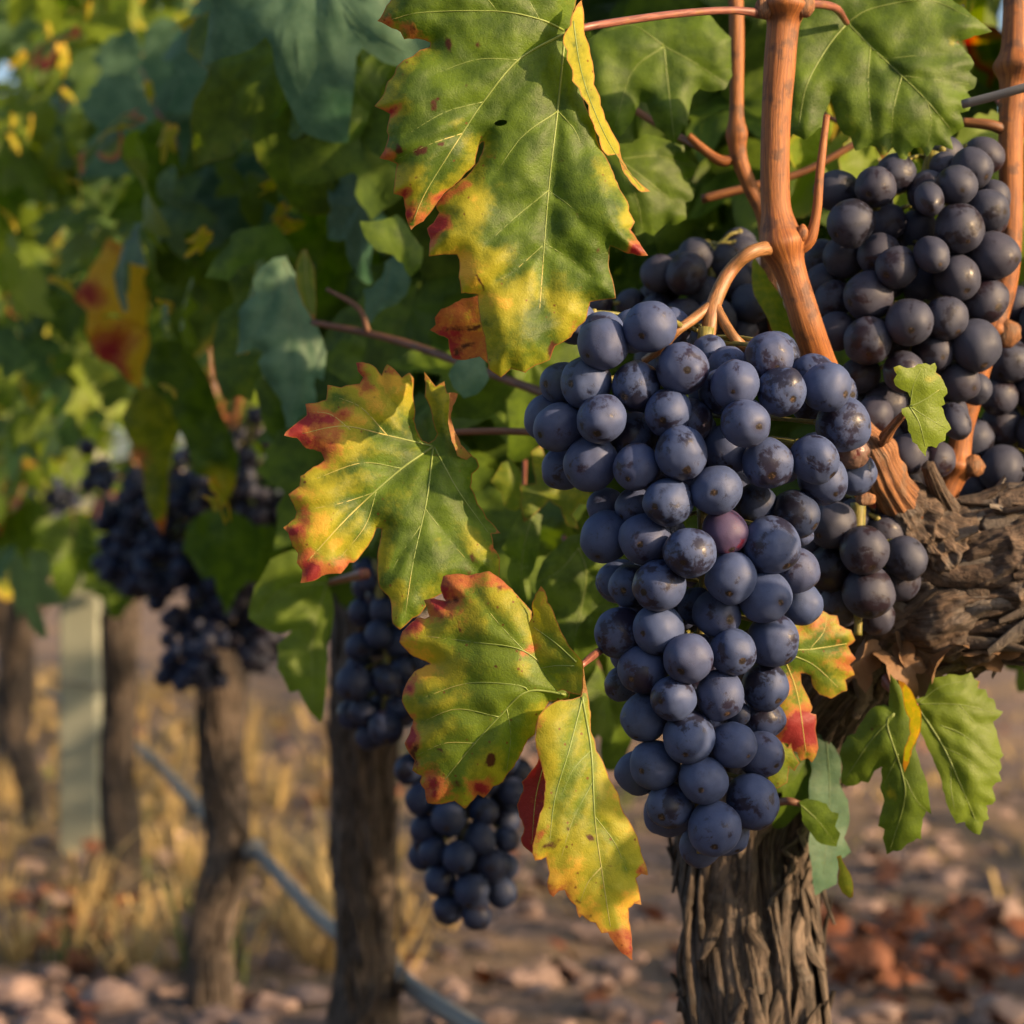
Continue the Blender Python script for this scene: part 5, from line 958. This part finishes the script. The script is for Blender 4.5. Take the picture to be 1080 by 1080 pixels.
hero_leaf('dark green leaf just above the teal leaf', 1.22, [dict(out=tr([(45,320),(60,290),(85,255),(115,225),(125,190),(180,172),(215,165),(262,162),(300,210),(320,260),(290,255),(235,262),(180,280),(150,282),(115,330),(80,325)], *c), hub=(310, 262), g=(.3, -.1), wave=.01)], [], base=(-.2, -.2, 0), rnd=.55, group=G2, step=5)
hero_leaf('pale olive leaf behind the left edge of the teal leaf', 1.26, [dict(out=tr([(115,330),(150,285),(200,275),(190,325),(150,440),(140,552),(210,545),(230,600),(195,650),(185,690),(150,675),(110,690),(80,630),(68,510),(90,430),(135,395)], *c), hub=(255, 290), g=(-.2, -.1), wave=.01)], [], base=(.15, -.2, 0), rnd=.25, group=G2, step=5)
hero_leaf('dark green leaf below the teal leaf and left of the red tip', 1.24, [dict(out=tr([(190,640),(215,605),(280,690),(292,775),(330,760),(365,740),(372,860),(340,900),(330,950),(300,925),(270,850),(240,790),(215,740)], *c), hub=(285, 400), g=(.2, -.1), wave=.01)], [], base=(-.1, -.2, 0), rnd=.3, group=G2, step=5)
hero_leaf('small folded grey green leaf above the horizontal twig', 1.10, [dict(out=tr([(520,355),(545,350),(575,320),(585,275),(610,252),(640,275),(655,300),(662,330),(650,370),(620,400),(590,410),(560,430),(545,455),(528,465),(525,420)], *c), hub=(412, 272), g=(-.6, .1), wave=.01)], [tr([(600,270,.0004),(580,370),(535,450)], *c)], base=(-.2, -.2, 0), rnd=.97, group=G2, step=5)
hero_leaf('mid green leaf at centre top left, just left of the biggest leaf', 1.02, [dict(out=tr([(510,150),(560,150),(620,130),(650,160),(700,230),(690,290),(660,320),(640,280),(610,252),(560,240),(525,200)], *c), hub=(420, 240), g=(.3, -.1), wave=.01)], [], base=(.0, -.2, 0), rnd=.3, group=G2, step=5)
hero_leaf('blue grey leaf scrap above the red tipped leaf', .97, [dict(out=tr([(775,610),(800,570),(840,560),(880,555),(898,620),(860,670),(820,682),(790,650)], *c), hub=(490, 385), g=(.3, -.1), wave=.006)], [], base=(-.2, -.2, 0), rnd=.95, group=G2, step=5)
c = (280, 360, 2.571)
hero_leaf('glossy dark green leaf in the gap left of the main bunch', .96, [dict(out=tr([(735,640),(750,600),(790,560),(830,525),(870,520),(900,560),(935,620),(930,690),(900,720),(870,745),(845,790),(835,845),(800,800),(770,740),(735,690)], *c), hub=(610, 585), g=(.2, -.1), wave=.012, bulge=.002)],
    [tr([(850,560,.0005),(870,640),(840,800)], *c), tr([(850,560,.0004),(800,620),(745,650)], *c), tr([(868,620,.0003),(915,660),(930,680)], *c)], base=(-.2, -.2, 0), rnd=.45, group=G2)
hero_leaf('narrow green leaf right of the red tipped leaf', .98, [dict(out=tr([(640,560),(660,530),(690,470),(720,460),(750,470),(745,540),(735,590),(715,640),(720,700),(700,720),(670,690),(655,640),(665,590)], *c), hub=(560, 540), g=(.5, -.1), wave=.01)], [tr([(725,470,.0004),(700,560),(690,680)], *c)], base=(.05, -.2, 0), rnd=.3, group=G2)
hero_leaf('twisted olive leaf below the left grapes of the main bunch', .98, [dict(out=tr([(720,300),(750,280),(760,330),(752,370),(800,400),(850,400),(890,420),(900,450),(850,440),(830,470),(850,510),(820,500),(800,450),(770,430),(740,460),(700,490),(690,440),(690,390),(735,385)], *c), hub=(565, 500), g=(.3, -.1), wave=.01)], [], base=(.35, -.1, 0), rnd=.15, group=G2)
hero_leaf('small lit yellow green leaf right of the red tipped leaf tip', 1.0, [dict(out=tr([(610,380),(640,330),(670,320),(695,360),(700,430),(680,460),(650,450),(640,410)], *c), hub=(545, 500), g=(.3, -.1), wave=.01)], [], base=(.25, -.1, 0), rnd=.1, group=G2)
# lower left: bright leaf under the red tip
hero_leaf('plain green leaf hanging beneath the red tipped leaf', 1.12, [dict(out=[(262, 652), (268, 620), (285, 590), (310, 580), (345, 608), (352, 640), (345, 680), (342, 745), (338, 762), (322, 742), (315, 728), (305, 730), (292, 705), (292, 680), (308, 665), (290, 668)], hub=(347, 615), g=(.2, -.1), wave=.012)], [[(345, 615, .0004), (330, 670), (330, 745)], [(345, 615, .0004), (300, 620), (270, 650)]], base=(.0, -.2, 0), rnd=.15, group=G2, petiole=[(347, 615, 1.12), (365, 610, 1.1), (385, 605, 1.08)])
hero_leaf('green heart shaped leaf in front of the long blurred bunch', 1.62, [dict(out=[(192, 580), (196, 555), (215, 540), (240, 536), (262, 548), (276, 562), (278, 580), (268, 605), (250, 625), (238, 650), (230, 628), (225, 608), (215, 612), (205, 596)], hub=(235, 545), g=(.3, -.1), wave=.02)], [], base=(.0, -.2, 0), rnd=.5, group=G2, step=4)
hero_leaf('yellow and pink pointed leaf over the blurred blue bunch', 1.6, [dict(out=[(128, 440), (140, 415), (165, 405), (190, 430), (188, 460), (180, 480), (178, 520), (172, 565), (160, 545), (152, 515), (150, 495), (140, 470)], hub=(160, 410), g=(.3, -.1), wave=.02)], [], base=(.45, .0, 0), red=[(140, 490, 20, .6), (170, 560, 16, .6)], rnd=.3, group=G2, step=4)
hero_leaf('broad green leaf above the long blurred bunch, yellow at its tip', 1.55, [dict(out=[(150, 390), (160, 362), (185, 358), (205, 375), (225, 410), (240, 450), (252, 490), (245, 520), (238, 530), (222, 505), (205, 500), (195, 465), (180, 430), (160, 410)], hub=(175, 365), g=(.3, -.1), wave=.02)], [], base=(.05, -.1, 0), yel=[(235, 515, 22, .9)], rnd=.45, group=G2, step=4)
hero_leaf('faded red and yellow leaf among the green at far left, upper part', 1.62, [dict(out=[(78, 315), (90, 295), (105, 270), (115, 250), (135, 262), (155, 275), (158, 310), (155, 350), (140, 340), (120, 330), (100, 335)], hub=(140, 265), g=(.3, -.1), wave=.02)], [], base=(1.2, .05, 0), red=[(90, 312, 20, .75), (120, 262, 18, .35)], rnd=.3, group=G2, step=4)
hero_leaf('faded red and yellow leaf among the green at far left, lower part', 1.62, [dict(out=[(92, 330), (110, 335), (140, 338), (157, 352), (155, 380), (150, 410), (138, 405), (120, 385), (98, 372), (90, 350)], hub=(140, 335), g=(.3, -.1), wave=.02)], [], base=(1.2, .08, 0), red=[(115, 365, 24, .75), (130, 390, 14, .5)], rnd=.3, group=G2, step=4)
# generic leaves
GL = 'blurred leaves of the row'
for a in (
 ('drooping blue green leaf at the top, left of the biggest leaf', 340, -35, 1.08, .098, 96, -15, -5, 1, 0, 0, .8),
 ('yellow green toothed leaf with a bright edge, upper left centre', 298, 55, 1.2, .105, 84, -25, -5, 4, .22, 0, .2),
 ('olive leaf behind the bright edged one, upper left centre', 355, 95, 1.35, .065, 100, 20, 0, 6, .1, 0, .3),
 ('dark teal leaf at the upper left, above the olive leaves', 225, 35, 1.6, .07, 120, -25, -20, 2, -.1, 0, .95),
 ('small rounded grey leaf under the dark teal leaf', 228, 85, 1.45, .05, 92, 40, -10, 3, -.1, 0, .98),
 ('teal leaf left of the small grey leaf', 150, 60, 1.8, .075, 80, -20, -20, 5, -.1, 0, .92),
 ('blue grey leaf hanging below the teal one', 165, 130, 1.6, .09, 85, 10, -10, 7, -.1, 0, .96),
 ('narrow green leaf in the middle of the blurred foliage', 190, 190, 1.5, .085, 95, 35, 0, 8, .05, 0, .4),
 ('olive leaf left of the dark green leaf', 205, 280, 1.6, .075, 100, -25, -5, 9, .15, 0, .25),
 ('blue grey leaf above the dark green leaf', 250, 205, 1.5, .06, 70, 20, -10, 2, -.1, 0, .99),
 ('green leaf hanging right of the teal leaf', 352, 240, 1.25, .06, 95, 40, 0, 0, 0, 0, .35),
 ('teal leaf between the teal leaf and the biggest leaf', 380, 215, 1.18, .05, 100, -50, 0, 5, -.1, 0, .95),
 ('small green leaf at the top left of the biggest leaf', 395, 185, 1.2, .045, 60, 20, 0, 3, .05, 0, .3),
 ('dark green leaf below the horizontal twig', 405, 395, 1.2, .055, 80, 20, 0, 1, -.05, 0, .5),
 ('shaded leaf right of the upright green lobe', 560, 380, 1.05, .06, 90, 20, 0, 4, -.05, 0, .4),
 ('shaded leaf just below the small lit leaf', 555, 560, 1.08, .06, 80, -20, 0, 6, -.05, 0, .35),
 ('green leaf blurred above the pale post', 100, 570, 2.6, .085, 85, -10, -5, 4, .1, 0, .3),
 ('drooping green leaf right of the one above the post', 130, 600, 2.5, .07, 100, 15, -5, 7, .05, 0, .3),
 ('yellowing leaf at the left edge, blurred', 30, 180, 2.9, .08, 90, -20, 0, 8, .8, .1, .2),
 ('orange yellow leaf blurred at the far upper left', 70, 190, 2.7, .055, 80, 10, 0, 2, .9, .2, .2),
 ('pinkish blurred leaf left of the bunches', 10, 470, 3.0, .06, 90, 10, 0, 3, .8, .6, .2),
 ('shaded green leaf in the gap above the dark grapes behind the forked stem', 705, 205, 1.15, .05, 75, 20, 0, 2, .0, 0, .4),
 ('dark green leaf behind the pink stalk of the folded leaf', 612, 640, 1.02, .055, 95, 15, -5, 4, -.1, 0, .45),
 ('shaded green leaf behind the yellow folded lobe, upper one', 570, 690, 1.06, .05, 110, -25, 0, 6, .0, 0, .3),
 ('shaded green leaf left of the middle of the main bunch', 640, 730, 1.08, .05, 80, 30, 0, 8, .0, 0, .35),
 ('green leaf in front of the top of the pale shredded trunk', 362, 575, 1.5, .05, 95, -20, 0, 2, .0, 0, .3),
 ('small dark leaf right of the top of the pale shredded trunk', 405, 560, 1.4, .045, 80, 25, 0, 9, .0, 0, .4),
 ('green leaf over the top of the fourth trunk', 150, 560, 2.2, .075, 95, -15, 0, 1, .0, 0, .25),
 ('green leaf hanging left of the fourth trunk', 75, 575, 2.4, .07, 100, 15, 0, 6, .05, 0, .3),
 ('olive leaf at the left edge over the dark trunk tops', 15, 555, 2.5, .08, 85, -20, 0, 0, .1, 0, .25),
 ('dark leaf between the long bunch and the heart shaped leaf', 300, 585, 1.7, .055, 95, 20, 0, 5, .0, 0, .35),
 ('bright leaf backlit at the upper right corner', 1020, -22, 1.0, .030, 80, 50, 0, 1, .9, .15, .1),
 ('lit green leaf behind the top of the right bunch', 930, 175, 1.02, .05, 60, 40, 0, 5, .3, 0, .05),
 ('lit yellow leaf left of the top of the right bunch', 870, 160, 1.03, .045, 120, 40, 0, 7, .4, 0, .05),
 ('green leaf at the right edge above the edge grapes', 1085, 190, 1.0, .07, 95, 20, 0, 3, .1, 0, .1),
 ('green leaf at the right edge below the edge grapes', 1075, 440, 1.08, .06, 80, 20, 0, 6, .0, 0, .3),
 ('dark green leaf under the main bunch, right side', 850, 800, .93, .035, 100, 30, 0, 2, .0, 0, .4),
 ('green leaf at the foot of the arm, behind the orange leaf', 880, 720, .96, .045, 80, 30, 0, 8, .1, 0, .2)):
    soft_leaf(a[0], a[1], a[2], a[3], a[4] * .8, *a[5:11], rnd=a[11], group=GL, hi=1)
